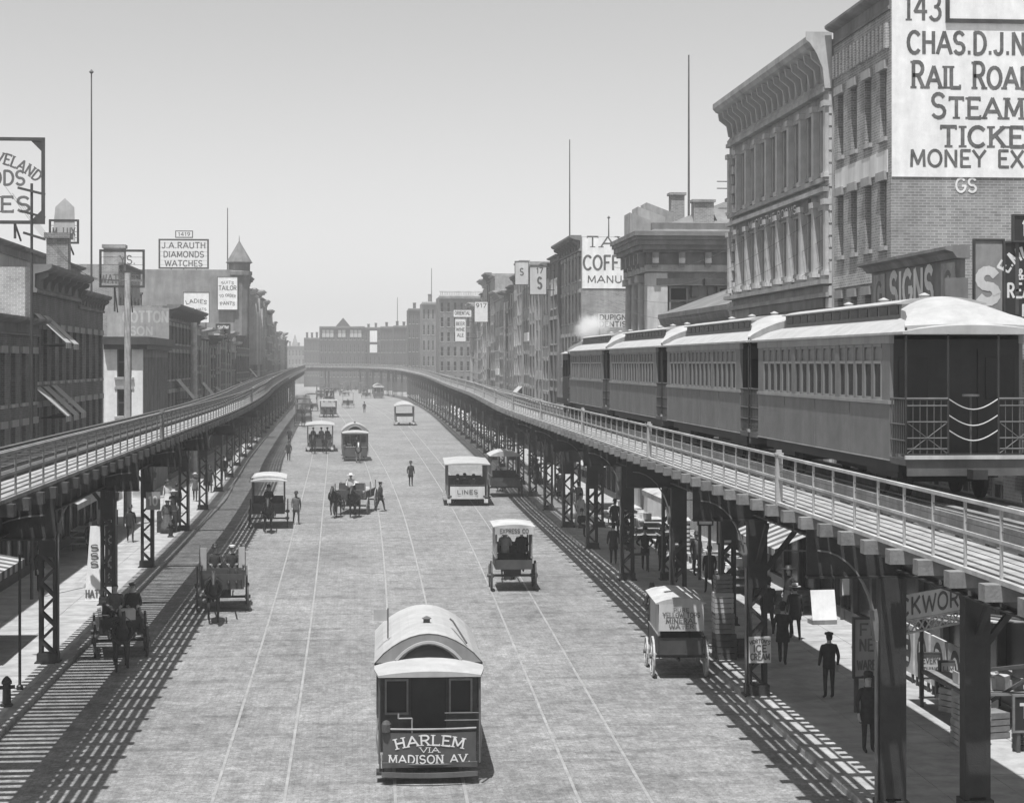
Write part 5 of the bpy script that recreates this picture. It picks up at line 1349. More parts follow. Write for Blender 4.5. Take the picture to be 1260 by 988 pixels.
def streetcar(label, x, y, rz, dash_lines=None, dash_m=None, body_m=None, big=True, group='street railway cars'):
    """closed horse car with a barrel roof; local origin under the rear bumper, +y is forward"""
    r = thing('street_car', label, 'street car', (x,y,0), rz, group); bm_ = body_m or wood_d; dm_ = dash_m or mat('dash_paint', .085, .5, .2, 2)
    Wd, L0, L1, L2 = 1.06, .95, 5.7, 6.6
    lo_ = MB()
    for s in (-1,1): lo_.loft([[(s*.92,L0,.5),(s*(Wd-.1),L0,.5),(s*Wd,L0,1.3),(s*.98,L0,1.3)],[(s*.92,L1,.5),(s*(Wd-.1),L1,.5),(s*Wd,L1,1.3),(s*.98,L1,1.3)]])
    lo_.build_each('side_panel', dm_, r)
    po = MB(); n = 7
    for s in (-1,1):
        for i in range(n+1):
            yy = L0+(L1-L0)*i/n; po.box(s*Wd,max(L0,yy-.05),1.3,s*(Wd-.06),min(L1,yy+.05),2.12)
        po.box(s*Wd,L0,2.12,s*(Wd-.06),L1,2.36)
    po.build_each('window_post', bm_, r)
    pn = MB().box(-.005,-.29,0,.005,.29,.78).mesh('window_pane', glass_d)
    for s in (-1,1):
        for i in range(n): inst('window_pane', pn, r, (s*(Wd-.035),L0+(L1-L0)*(i+.5)/n,1.32))
    for yy, s in ((L0,-1),(L1,1)):
        e = MB(); a, b_ = yy, yy-s*.05
        e.box(-.98,a,.5,-.36,b_,1.3).box(.36,a,.5,.98,b_,1.3).box(-.99,a,2.05,.99,b_,2.36).box(-.99,a,1.3,-.9,b_,2.05).box(.9,a,1.3,.99,b_,2.05)
        for q in (-.40,.36): e.box(q,a+s*.01,1.3,q+.04,b_,2.05)
        e.build('end_wall', bm_, r); box('end_door', black_p, r, -.355,a-s*.02,.5,.355,b_-s*.01,2.05)
        for q in (-1,1): box('end_window', glass_d, r, q*.41,a-s*.015,1.32,q*.89,a-s*.03,2.04)
    # barrel roof, rounded hoods, arched ends with a lunette
    E0 = [(a, z) for a, z in bow(12, 1.10, 2.37, 2.98)]
    rings = [[(a,yy,z) for a, z in [(-1.10,2.30)]+E0+[(1.10,2.30)]] for yy in (L0-.05,L1+.05)]
    MB().loft(rings, cap=False).build('roof', carroof, r, smooth=False)
    for yy, s in ((L0-.04,-1),(L1+.04,1)):
        en = MB().loft([[(a*.985,yy,2.31+(z-2.31)*.985) for a, z in E0],[(a*.985,yy-s*.03,2.31+(z-2.31)*.985) for a, z in E0]]).build('roof_end', mat('fascia_grey', .21, .7, .15, 2), r)
        lu = bow(8,.56,2.43,2.74)
        MB().loft([[(a,yy+s*.012,z) for a,z in lu],[(a,yy+s*.004,z) for a,z in lu]]).build('lunette', glass_d, en)
        ar = MB()
        lo2 = bow(10,.66,2.43,2.80)
        for p, q in zip(lo2, lo2[1:]): ar.beam((p[0],yy+s*.02,p[1]),(q[0],yy+s*.02,q[1]),.07,.05)
        ar.build('lunette_arch', carroof, en)
        ye = L0-1.0 if s < 0 else L1+1.0
        hd = []
        for t, k in ((0,0),(.25,.45),(.6,.8),(1,1)):
            yq = ye+(yy-ye)*t; ww = 1.02+.08*min(1,t*2); hd.append([(a,yq,z) for a, z in [(-ww,2.22+.05*k)]+bow(8,ww,2.26+.06*k,2.34+.14*k)+[(ww,2.22+.05*k)]])
        MB().loft(hd).build('platform_hood', carroof, r)
        pl = MB().box(-.95,ye+.12*-s*-1 if False else ye-s*.10,.36,.95,yy,.46); pl.build('platform', wood_d, r)
        # dash: bowed sheet
        da = []
        for i in range(9):
            u = -1+2*i/8; yq = ye+s*-.10*1+s*(-.10*u*u); da.append((u*.93, yq))
        fr_ = MB().loft([[(u,yq,.36),(u,yq-s*.03,.36),(u,yq-s*.03,1.06),(u,yq,1.06)] for u, yq in da]); fr_.build('dash', dm_, r)
        MB().tube([(u,yq,1.14) for u, yq in da],.022,6).build('dash_rail', steel_l if s > 0 else railtop, r)
        bp_ = [(u*1.02,yq+s*.12*(1-u*u*.6),.22) for u, yq in da]
        b2_ = MB()
        for p, q in zip(bp_, bp_[1:]): b2_.beam(p,q,.05,.10)
        b2_.build('bumper', steel_l, r)
        ho = MB()
        for q in (-1.0,1.0): ho.cyl((q,yy+s*.86,.45),(q,yy+s*.86,2.27),.022,n=6)
        ho.build_each('platform_post', steel_l, r)
        MB().tube([(-.35,ye-s*.14,.4),(-.35,ye-s*.14,1.36),(-.62,ye-s*.14,1.36),(-.62,ye-s*.14,1.46)],.018,6).build('brake_handle', railtop, r)
        gb = MB()
        for z in (1.3,1.45): gb.cyl((.3,ye-s*.2,z),(.98,ye-s*.2,z),.014,n=5)
        gb.build_each('gate_bar', steel_l, r)
        for q in (-1,1):
            MB().box(q*.41,yy+s*.035,1.30,q*.89,yy+s*.055,1.345).box(q*.41,yy+s*.035,2.0,q*.89,yy+s*.055,2.045).box(q*.41,yy+s*.035,1.345,q*.45,yy+s*.055,2.0).box(q*.85,yy+s*.035,1.345,q*.89,yy+s*.055,2.0).build('window_frame', wood_m, r)
            MB().tube([(q*1.02,yy+s*.4,.55),(q*1.06,yy+s*.42,.9),(q*1.02,yy+s*.4,1.3)],.016,5).build('grab_handle', railtop, r)
        MB().tube([(u*.95,yq+s*.012,.42) for u, yq in da],.016,5).build('dash_moulding', steel_l, r)
        MB().box(-1.06,ye-s*.35,.16,-.9,ye-s*.75,.22).box(-1.0,ye-s*.4,.22,-.97,ye-s*.7,.5).build('step', steel, r)
        la = MB().lathe([(.10,0),(.10,.16),(.06,.22),(.01,.24)],8,(-.86,0)).build('lamp_box', dm_, r, loc=(0,ye-s*.2,1.08))
        if s < 0 and dash_lines:
            lt = MB(); yd = ye+.10-.008-.02
            for txt_, fz, h, wd, ar_ in dash_lines:
                def wp(px_, py_, yq=0): return px_, py_
                tmp = MB(); text(tmp, txt_, (0,0,fz), U, V, NN, h, wd, .17, True, warp=arch_warp(ar_) if ar_ else None)
                lt.add([(vx, ye+.10+.10*(vx/.93)**2-.012+vy*.3, vz) for vx, vy, vz in tmp.v], tmp.f)
            lt.build('dash_lettering', letter_w, r)
    tr = MB().box(-.75,1.6,.18,-.65,5.1,.48).box(.65,1.6,.18,.75,5.1,.48)
    for yw in (2.2,4.4): tr.cyl((-.76,yw,.38),(-.68,yw,.38),.38,n=16).cyl((.68,yw,.38),(.76,yw,.38),.38,n=16).cyl((-.68,yw,.38),(.68,yw,.38),.05,n=6)
    tr.build('running_gear', black_p, r)
    box('floor', wood_d, r, -.92,L0,.46,.92,L1,.499)
    MB().lathe([(.07,2.95),(.07,3.05),(.11,3.07),(.02,3.12)],8,(0,2.6)).build('roof_vent', steel_l, r)
    if big:
        MB().tube([(.78,L0+.1,2.75),(.55,2.4,3.03),(.5,2.6,3.05)],.02,5).build('roof_rod', dark_p, r)
        MB().cyl((-.82,2.2,2.7),(-.82,2.2,3.35),.015,n=5).build('flag_staff', dark_p, r)
        MB().box(-1.12,2.19,3.08,-.835,2.205,3.32).build('flag', grey_p, r)
    return r
def open_car(label, x, y, rz, dash_m=None, L2=6.6, roof_pk=0.18, dash_text=None, wd=1.12, group='street railway cars', sz=1.0, lamp=True):
    """open summer horse car: flat roof on posts, cross benches"""
    r = thing('open_street_car', label, 'street car', (x,y,0), rz, group); r.scale = (sz,sz,sz)
    MB().loft([[(a,yy,z) for a, z in [(-wd-.12,2.42)]+bow(8,wd+.12,2.46,2.5+roof_pk*k)+[(wd+.12,2.42)]] for yy, k in ((-.25,.4),(.4,1),(L2-.4,1),(L2+.25,.4))]).build('roof', carroof, r)
    box('floor', wood_d, r, -wd+.1,.1,.5,wd-.1,L2-.1,.62)
    pm = MB().box(-.035,-.035,.5,.035,.035,2.42).mesh('roof_post', wood_m)
    n = 6
    for i in range(n+1):
        for s in (-1,1): inst('roof_post', pm, r, (s*(wd-.06),.15+(L2-.3)*i/n,0))
    for i in range(n-1):
        yy = .9+(L2-1.6)*i/(n-2)
        MB().box(-wd+.15,yy,.95,wd-.15,yy+.38,1.0).box(-wd+.15,yy+.38,.95,wd-.15,yy+.43,1.4).box(-wd+.2,yy+.05,.62,-wd+.3,yy+.35,.95).box(wd-.3,yy+.05,.62,wd-.2,yy+.35,.95).build('bench', wood_d, r)
    for yy, s in ((.0,-1),(L2,1)):
        MB().loft([[(u*(wd-.2),yy-s*(.12*u*u),.42),(u*(wd-.2),yy-s*(.12*u*u+.03),.42),(u*(wd-.2),yy-s*(.12*u*u+.03),1.15),(u*(wd-.2),yy-s*(.12*u*u),1.15)] for u in [-1+.25*i for i in range(9)]]).build('dash', dash_m or cream_p, r)
        MB().tube([(u*(wd-.2),yy-s*.12*u*u,1.22) for u in [-1+.25*i for i in range(9)]],.02,5).build('dash_rail', steel, r)
        bb = MB(); 
        for q in (-1,1): bb.box(q*(wd-.25),yy+s*.02,.2,q*(wd-.02),yy+s*.12,.42)
        bb.build_each('buffer', cream_p, r)
        if s < 0 and dash_text:
            lt = MB(); text(lt, dash_text, (0,yy-.012,.72), U, V, NN, .22, 1.2, .2); lt.build('dash_lettering', letter_d, r)
    for s in (-1,1): box('running_board', wood_m, r, s*(wd-.08),.5,.32,s*(wd+.18),L2-.5,.37)
    ru = MB().box(-.75,.9,.2,-.65,L2-.9,.5).box(.65,.9,.2,.75,L2-.9,.5)
    for yw in (L2*.33,L2*.66): ru.cyl((-.76,yw,.36),(-.68,yw,.36),.36,n=14).cyl((.68,yw,.36),(.76,yw,.36),.36,n=14).cyl((-.68,yw,.36),(.68,yw,.36),.05,n=6)
    ru.build('running_gear', black_p, r)
    return r
def wagon(label, x, y, rz, w_=1.4, L=2.8, zf=.8, side=.45, roof=None, roof_z=2.3, body=None, curtain=None, seat=True, r0=.45, r1=.6, shafts=True, back_open=True, wheel_m=None, cat='wagon', group=None, name='wagon', bow_roof=.12, over=.1, stakes=False, vert_front=0):
    """horse wagon: local -y is the front (the horse end)"""
    r = thing(name, label, cat, (x,y,0), rz, group); body = body or dark_p; h = w_/2
    b = MB().box(-h,0,zf-.08,h,L,zf)
    for s in (-1,1): b.box(s*h,0,zf,s*(h-.05),L,zf+side)
    b.box(-h+.05,L-.05,zf,h-.05,L,zf+side*.8).box(-h+.05,0,zf,h-.05,.05,zf+side*.9); b.build('body', body, r)
    rl = MB()
    for s in (-1,1): rl.box(s*(h+.03),-.02,zf+side,s*(h-.07),L+.02,zf+side+.05)
    rl.build_each('top_rail', wood_m, r)
    if roof:
        MB().loft([[(a,yy,z) for a, z in [(-h-over,roof_z-.06)]+bow(8,h+over,roof_z-.03,roof_z+bow_roof)+[(h+over,roof_z-.06)]] for yy in (-.25,L+.08)]).build('roof', roof, r)
        pm = MB().box(-.03,-.03,zf+side,.03,.03,roof_z-.03).mesh('roof_post', wood_m)
        for s in (-1,1):
            for yy in (.05,L*.5,L-.05): inst('roof_post', pm, r, (s*(h-.03),yy,0))
        if curtain:
            for s in (-1,1): box('side_curtain', curtain, r, s*(h+.005),.5,zf+side+.055,s*(h-.012),L-.12,roof_z-.05)
    if stakes:
        for s in (-1,1):
            for yy in (.1,L*.5,L-.1): MB().box(s*h,yy-.04,zf,s*(h+.06),yy+.04,zf+side+.5).build('stake', wood_m, r)
    if seat: MB().box(-h+.08,.35,zf+.42,h-.08,.75,zf+.47).box(-h+.08,.75,zf+.42,h-.08,.79,zf+.85).box(-h+.2,.4,zf,h-.2,.7,zf+.42).build('seat', wood_d, r)
    MB().beam((-h+.1,.1,zf-.05),(-h+.1,-.35,zf+.35),.04,.04).beam((h-.1,.1,zf-.05),(h-.1,-.35,zf+.35),.04,.04).box(-h+.06,-.38,zf+.30,h-.06,-.34,zf+.5).build('dashboard', body, r)
    ax = MB()
    for yy, rr in ((.5,r0),(L-.55,r1)):
        ax.box(-h-.12,yy-.04,rr-.04,h+.12,yy+.04,rr+.04).box(-.3,yy-.05,rr+.04,.3,yy+.05,zf-.08)
        for q in (-.38,.38): ax.tube([(q,yy-.45,zf-.1),(q,yy-.2,(zf+rr)/2),(q,yy+.2,(zf+rr)/2),(q,yy+.45,zf-.1)],.025,5)
    ax.box(-.04,.5,r0,.04,L-.5,r0+.08); ax.build('running_gear', steel, r)
    for yy, rr in ((.5,r0),(L-.55,r1)):
        for s in (-1,1): wheel(r, s*(h+.14), yy, rr, wheel_m)
    if shafts:
        for s in (-1,1): MB().beam((s*.36,.3,r0+.1),(s*.33,-2.1,1.05),.05,.06).build('shaft', wood_m, r)
    return r
# ------------------------------------------------------------------ traffic
hx0 = math.atan(.013)
near = streetcar('white-roofed horse car lettered Harlem via Madison Av. in the foreground', 1.5, 39.0, -.012,
    [('HARLEM',.82,.20,1.34,2.6), ('VIA',.67,.10,.38,0), ('MADISON AV.',.45,.16,1.62,0)])
near.scale = (1.05,1,1.02)
streetcar('arched-roof horse car pulled by a pale horse toward the camera', -.2, 168.5, .02, None, big=False, body_m=wood_m).scale = (1.12,1.12,1.12)
horse('pale horse drawing the arched-roof street car', .05, 166.4, .02, horse_w, 0, 'horses in the street')
streetcar('small distant street car beside the right-hand columns far up the street', 5.3, 470, .03, None, big=False, body_m=wood_m).scale = (1.25,1.25,1.25)
oc1 = open_car('open street car with white roof near the right kerb in mid distance', 6.75, 115.0, -.03, cream_p, 7.2, .1, 'LINES', 1.22)
oc1.scale = (1.05,1.05,1.05)
open_car('open street car with white ventilated roof on the right far up the street', 6.65, 264, .0, cream_p, 7, .5, None, 1.22, sz=1.12)
open_car('broad white-roofed open street car coming along the left track', -3.7, 186.5, .02, wood_d, 7, .18, None, 1.22, sz=1.08)
open_car('open street car with dark figures on its roof farther along the left track', -4.7, 306, .03, wood_d, 7, .05, None, 1.22, sz=1.1)
for x, lb in ((-4.3,'left horse of the pair before the broad white-roofed car'),(-3.2,'right horse of the pair before the broad white-roofed car')): horse(lb, x, 183.2, .0, None, 1, 'horses in the street')
for x, lb in ((-5.2,'left horse before the car with figures on its roof'),(-4.2,'right horse before the car with figures on its roof')): horse(lb, x, 303, .0, None, 0, 'horses in the street')
for i, (x, z) in enumerate(((-5.0,2.85),(-4.3,2.85))): person(['left dark figure standing on the roof of the far car','right dark figure standing on the roof of the far car'][i], x, 308.5, 0, 'stand', coat_b, None, 'bowler', z=z, group='people in the street')
ppl = 'people in the street'
for i, (x, yy) in enumerate(((6.2,116.1),(7.2,116.2),(6.7,117.2))): person(['passenger at the left of the first bench in the mid-distance open car','passenger at the right of the first bench in the mid-distance open car','passenger on the second bench of the mid-distance open car'][i], x, yy, math.pi, 'sit', [coat_b,coat_g,coat_b][i], None, 'bowler', z=.52, group='passengers')
for i, x in enumerate((-4.4,-3.6,-3.0)): person(['driver at the left of the broad white-roofed open car','driver standing in the middle of the broad white-roofed open car','man at the right of the broad white-roofed open car'][i], x, 187.1, 0, 'stand', [coat_b,coat_g,coat_b][i], None, 'bowler', z=.62, group='passengers')
person('driver with raised reins on the arched-roof horse car', -.1, 168.9, 0, 'stand', coat_b, None, 'bowler', z=.5, group='passengers')

wg = 'wagons and carts in the street'
# covered wagon going away in front of the open car
wa = wagon('light covered wagon with a lettered roof edge seen from behind', 6.05, 74.0, math.pi-.02, 1.42, 2.3, .95, .35, canvas_w, 2.55, dark_p, canvas_w, True, .45, .58, group=wg, bow_roof=.05)
hb = box('header_board', canvas_w, wa, -.74,2.36,2.22,.74,2.39,2.50)
lt = MB(); text(lt, 'EXPRESS CO', (0,2.397,2.28), (-1,0,0), V, (0,1,0), .15, 1.1, .2); lt.build('header_lettering', letter_d, wa)
person('man in shirtsleeves riding in the lettered covered wagon', 5.75, 72.9, math.pi, 'sit', coat_l, coat_b, 'boater', straw, z=.98, group='passengers')
person('man in dark coat riding in the lettered covered wagon', 6.4, 72.9, math.pi, 'sit', coat_b, None, 'bowler', z=.98, group='passengers')
horse('horse ahead of the lettered covered wagon', 6.1, 76.4, math.pi, None, 1, 'horses in the street')
# delivery wagon parked at the right kerb with a lettered canvas
wb = wagon('parked delivery wagon with lettered canvas back at the right kerb', 9.15, 54.3, math.pi-.06, 1.46, 3.2, .85, .55, canvas_w, 2.5, black_p, canvas_w, True, .5, .66, group=wg, bow_roof=.14, wheel_m=wood_l)
bk = MB().loft([[(-.72,3.27,2.44),(.72,3.27,2.44)],[(-.72,3.30,2.0),(.72,3.30,2.0)],[(-.74,3.36,1.58),(.74,3.36,1.58)],[(-.74,3.37,1.58),(.74,3.37,1.58)],[(-.72,3.28,2.44),(.72,3.28,2.44)]], cap=False, closed=False).build('back_curtain', canvas_w, wb)
lt = MB()
for s_, z, h, wd in (('PURE',2.20,.11,.5),('YELLOW TOPS',2.02,.15,1.2),('MINERAL',1.84,.15,1.0),('WATER',1.66,.14,.8)):
    text(lt, s_, (0,3.288+(2.44-z)*.11,z), (-1,0,0), V, (0,1,0), h, wd, .17, True)
lt.build('curtain_lettering', letter_d, wb)
box('back_slot', black_p, wb, -.55,3.262,2.30,.55,3.275,2.40)
box('tailboard', dark_p, wb, -.7,3.22,.8,.7,3.27,1.35)
horse('horse of the parked delivery wagon at the right kerb', 9.3, 57.6, math.pi, None, 1, 'horses in the street')
wb.scale = (.86,.86,.86)
# hooded wagon farther on
wc = wagon('hooded wagon waiting at the right kerb beyond the open car', 9.7, 125.5, math.pi, 1.9, 3.2, .8, .6, canvas_w, 2.75, dark_p, canvas_d, True, .5, .62, group=wg, bow_roof=.3)
horse('horse standing before the hooded wagon at the right kerb', 9.7, 128, math.pi, None, 0, 'horses in the street')
# two-horse truck
wd_ = wagon('two-horse truck loaded with pale sacks in mid street', -.45, 109.0, -.16, 1.7, 4.2, .95, .35, None, 0, wood_d, None, True, .5, .65, group=wg, stakes=True, wheel_m=wood_m)
hv = Vector((math.sin(-.16),-math.cos(-.16)))
for s, lb in ((-1,'left horse of the sack truck pair'),(1,'right horse of the sack truck pair')):
    p = Vector((-.45,109))+hv*1.6+Vector((hv.y,-hv.x))*-.55*s*-1
    horse(lb, p.x, p.y, -.16, None, (s+1)//2, 'horses in the street')
person('teamster in a white shirt sitting high on the sack truck', -.4, 109.6, -.16, 'sit', coat_l, coat_b, 'wide', straw, z=1.0, group='passengers')
for i, (dx, dy, dz) in enumerate(((-.4,1.7,0),(.3,1.9,0),(0,2.4,0),(-.1,1.9,.38),(.4,2.9,0),(-.4,3.1,0))):
    q = Matrix.Rotation(-.16,3,'Z') @ Vector((dx,dy,.98+dz))
    sk = MB().loft([[(-.34*k,-.26*k,z),(.34*k,-.26*k,z),(.38*k,.0,z),(.34*k,.26*k,z),(-.34*k,.26*k,z),(-.38*k,0,z)] for z, k in ((0,.85),(.12,1.0),(.28,.98),(.42,.8),(.48,.35))])
    o = sk.build('sack', cream_p if i % 2 else wood_l, None, smooth=True); o.location = (-.45+q.x,109+q.y,q.z); o.rotation_euler = (0,0,.7*i)
    tag(o, ['pale sack at the left front of the truck load','pale sack at the right front of the truck load','sack in the middle of the truck bed','sack lying on top of the truck load','sack at the right rear of the truck bed','sack at the left rear of the truck bed'][i], 'sack', 'sacks on the truck')
# white-topped van with one horse coming towards the camera
we = wagon('white-topped van with a single dark horse on the left side', -4.75, 100.4, .03, 1.75, 3.6, .85, .5, canvas_w, 2.7, dark_p, canvas_d, True, .5, .68, group=wg, bow_roof=.12)
MB().loft([[(a,yy,z) for a, z in [(-.98,2.55)]+bow(8,.98,2.58,2.68)+[(.98,2.55)]] for yy in (-1.0,-.2)]).build('front_hood', canvas_w, we)
horse('dark horse drawing the white-topped van', -4.65, 98.2, .03, None, 0, 'horses in the street')
person('driver sitting under the hood of the white-topped van', -4.75, 100.9, .03, 'sit', coat_b, None, 'bowler', z=.92, group='passengers')
person('man walking beside the white-topped van', -3.35, 103, .2, 'walk', coat_g, coat_b, 'bowler', group=ppl)
# coal cart
wf = wagon('high-sided dark cart with white front posts in the track shadow edge', -4.75, 66.6, .08, 1.5, 2.9, .9, .75, None, 0, dark_p, None, True, .5, .7, group=wg, stakes=True)
for s in (-1,1): box('front_post', canvas_w, wf, s*.78,.0,1.5,s*.56,.07,2.3)
horse('dark horse drawing the high-sided cart', -4.9, 64.3, .08, None, 1, 'horses in the street')
person('driver in a dark coat on the high-sided cart', -5.05, 67.1, .08, 'sit', coat_b, None, 'bowler', z=1.0, group='passengers')
person('man in a white cap riding on the high-sided cart', -4.45, 67.1, .08, 'sit', coat_b, None, 'cap', coat_l, z=1.0, group='passengers')
# buggy deep in the shadow of the left tracks
wh_ = wagon('open buggy under the left tracks at the lower left', -7.0, 56.4, .16, 1.25, 2.2, .8, .4, None, 0, black_p, None, True, .5, .6, group=wg)
horse('dark horse of the buggy under the left tracks', -6.75, 54.3, .16, None, 0, 'horses in the street')
person('bare-armed man leaning back on the buggy seat', -7.25, 56.9, .16, 'sit', coat_g, coat_b, None, z=.86, group='passengers')
person('man in a white sleeve beside the bare-armed buggy driver', -6.75, 57.0, .16, 'sit', coat_b, None, 'cap', coat_g, z=.86, group='passengers')
o = MB().box(-.22,-.16,0,.22,.16,.3).box(-.2,-.14,.3,.2,.14,.32).build('parcel', canvas_w, None); o.location = (-6.8,56.1,1.22); o.rotation_euler = (0,0,.3); tag(o, 'white parcel carried on the front of the buggy', 'parcel')
# far traffic
for i, (x, y, rz, lb) in enumerate(((-1.9,372,0,'dark tall carriage following the far left street car'),(-8.6,300,0,'dark wagon close to the left kerb far up the street'),(-3.4,505,.1,'dark wagon among the far traffic on the left'),(-10,515,.1,'leftmost dark wagon in the farthest line of traffic'),(2.2,470,0,'small wagon beside the small distant street car'),(-7.5,262,.05,'dark wagon at the left kerb before the far left street car'),(-8.4,345,.05,'dark van far up the left kerb'),(-6.2,420,.1,'dark wagon behind the far left street car'),(-8.8,455,0,'dark cart near the left tracks far off'),(-3.0,575,.1,'second dark van in the farthest traffic'),(1.8,540,.1,'right-hand dark wagon in the farthest traffic'),(-.5,600,.1,'dark van in the middle of the farthest traffic'),(-6.5,560,.1,'dark covered wagon at the head of the farthest traffic'))):
    wagon(lb, x, y, rz, 2.1, 3.4, .9, .6, canvas_d if i else carroof, 3.1, dark_p, canvas_d, False, .5, .65, shafts=False, group='distant wagons', bow_roof=.2)
    horse(['horse before the dark tall carriage','horse before the dark wagon at the far left kerb','horse before the dark wagon among the far traffic','horse before the leftmost farthest wagon','horse before the small far wagon','horse before the dark wagon ahead of the far left car','horse before the dark van at the left kerb','horse before the dark wagon behind the far left car','horse before the dark cart by the left tracks','horse before the second farthest dark van','horse before the right-hand farthest dark wagon','horse before the dark van in the farthest traffic','horse before the dark covered wagon at the head of the far traffic'][i], x, y-2.4, rz, None, i % 2, 'horses in the street')

# ------------------------------------------------------------------ people on foot
person('man in a dark suit standing alone in mid street', 3.8, 134.2, .3, 'stand', coat_b, None, 'bowler', group=ppl)
person('man in a dark suit striding past the sack truck', 1.35, 111.4, 1.4, 'walk', coat_b, None, 'cap', group=ppl)
person('tiny man standing in the roadway behind the broad white-roofed car', 1.2, 332.8, 0, 'stand', coat_b, None, 'bowler', group=ppl, h=1.1)
sw = 'people on the right pavement'
z0 = .128
person('stout man in a cap and dark suit seen from behind on the shaded pavement', 12.15, 47.5, math.pi+.1, 'stand', coat_b, None, 'cap', z=z0, group=sw, top='jacket', h=.98)
person('man in a white straw hat walking away over the sunlit strip', 13.65, 57.6, math.pi-.1, 'walk', coat_b, None, 'boater', straw, z=z0, group=sw)
person('man in a dark coat walking beside the straw-hatted man', 13.15, 59.2, math.pi, 'walk', coat_b, None, 'bowler', z=z0, group=sw)
person('tall man in black standing by the crates behind the parked wagon', 12.4, 63.0, math.pi+.3, 'stand', coat_b, None, 'bowler', z=z0, group=sw, h=1.05)
person('man in a hat standing behind the nearest column on the right pavement', 11.35, 40.9, .2, 'stand', coat_b, coat_b, 'bowler', z=z0, group=sw)
person('stout man standing with hands on hips near the small table', 12.05, 77.9, .1, 'akimbo', coat_b, None, 'bowler', z=z0, group=sw)
person('man with a white shirt front next to the stout man', 12.7, 77.4, -.4, 'stand', coat_b, None, 'bowler', z=z0, group=sw)
person('man half hidden behind a lattice column past the small table', 11.0, 80, math.pi, 'stand', coat_b, None, 'bowler', z=z0, group=sw)
person('seated man leaning on a column of the right tracks', 11.1, 92.3, .4, 'sit', coat_b, None, 'bowler', z=.2, group=sw)
person('woman in a light blouse walking under the right tracks', 11.9, 104, 0, 'stand', coat_l, None, 'wide', straw, 'skirt', z=z0, group=sw)
person('man walking past the cross street on the right pavement', 12.8, 108, math.pi, 'walk', coat_g, coat_b, 'bowler', z=z0, group=sw)
person('man leaning at the stalls beneath the striped awning', 14.4, 67.5, 1.2, 'stand', coat_b, None, 'bowler', z=z0, group=sw)
person('man in black at the shop fronts beyond the straw-hatted man', 13.2, 69.5, math.pi, 'walk', coat_b, None, 'bowler', z=z0, group=sw)
person('man with a white paper under his arm behind the parked wagon', 11.6, 58.3, math.pi+.4, 'stand', coat_b, None, 'bowler', z=z0, group=sw)
sl = 'people on the left pavement'
person('woman in a white hat and dark skirt by the left hydrant', -9.7, 96.5, .4, 'stand', coat_g, None, 'wide', canvas_w, 'skirt', z=z0, group=sl)
person('woman in a pale hat behind the one by the hydrant', -10.0, 103, .1, 'stand', coat_b, None, 'wide', canvas_w, 'skirt', z=z0, group=sl)
person('man in a light waistcoat walking between the left columns', -10.2, 119, 0, 'walk', coat_g, coat_b, 'boater', straw, z=z0, group=sl)
person('man in dark clothes standing under the left white awning', -11.8, 84, .8, 'stand', coat_b, None, 'bowler', z=z0, group=sl)
person('man standing near the far left lattice columns', -9.9, 140, 0, 'stand', coat_b, None, 'bowler', z=z0, group=sl)
person('man walking along the left pavement far off', -10.6, 156, 0, 'walk', coat_b, None, 'bowler', z=z0, group=sl)

for i, (x, y, rz, ps, ct, tp, ht, lb) in enumerate((
  (12.6,72.5,math.pi,'walk',coat_b,'coat','bowler','man walking past the second bent of the right tracks'),(13.8,75.5,.3,'stand',coat_g,'coat','bowler','man in grey at the edge of the sunlit strip'),
  (14.6,62.5,-1.2,'stand',coat_b,'skirt','wide','woman in black looking at the goods under the striped awning'),(12.3,86,0,'walk',coat_b,'coat','bowler','man coming along the right pavement past the fruit stand'),
  (13.0,94,math.pi,'walk',coat_b,'coat','bowler','man going away past the fruit stand'),(11.8,98.5,.5,'stand',coat_l,'skirt','wide','woman in white near the far right columns'),
  (12.6,116,0,'walk',coat_g,'coat','boater','man in a straw hat beyond the cross street'),(13.2,122,math.pi,'walk',coat_b,'coat','bowler','man walking away by the hooded wagon'),
  (12.9,134,0,'stand',coat_b,'skirt','wide','woman in black under the distant right tracks'),(13.4,142,0,'walk',coat_b,'coat','bowler','distant man walking under the right tracks'),
  (14.0,51.5,-1.4,'stand',coat_b,'jacket','cap','boy in a cap reading the poster boards'),(12.2,53.0,2.8,'walk',coat_b,'coat','bowler','man walking between the crates and the poster boards'))):
    person(lb, x, y, rz, ps, ct, coat_b if ct is not coat_b else None, ht, straw if ht == 'boater' else None, tp, z=z0, group=sw, h=.86 if 'boy' in lb else 1.0)
for i, (x, y, rz, ps, ct, tp, ht, lb) in enumerate((
  (-11.0,92,.2,'walk',coat_b,'coat','bowler','man coming along the left pavement under the awning'),(-10.4,109,math.pi,'walk',coat_b,'coat','bowler','man going away along the left pavement'),
  (-11.2,112,0,'stand',coat_l,'skirt','wide','woman in white on the far left pavement'),(-9.9,127,0,'walk',coat_b,'coat','bowler','man between the far left lattice columns'),
  (-10.6,134,0,'stand',coat_b,'skirt','wide','woman in black by the far left shops'),(-12.0,72,1.2,'stand',coat_b,'coat','bowler','man in the shade beside the folding sign'),
  (-6.2,170,0,'walk',coat_b,'coat','bowler','man crossing near the broad white-roofed car'),(-7.4,205,0,'walk',coat_b,'coat','bowler','man at the left kerb beyond the broad white-roofed car'))):
    person(lb, x, y, rz, ps, ct, coat_b if ct is not coat_b else None, ht, None, tp, z=z0 if x < -8.4 else 0, group=sl)
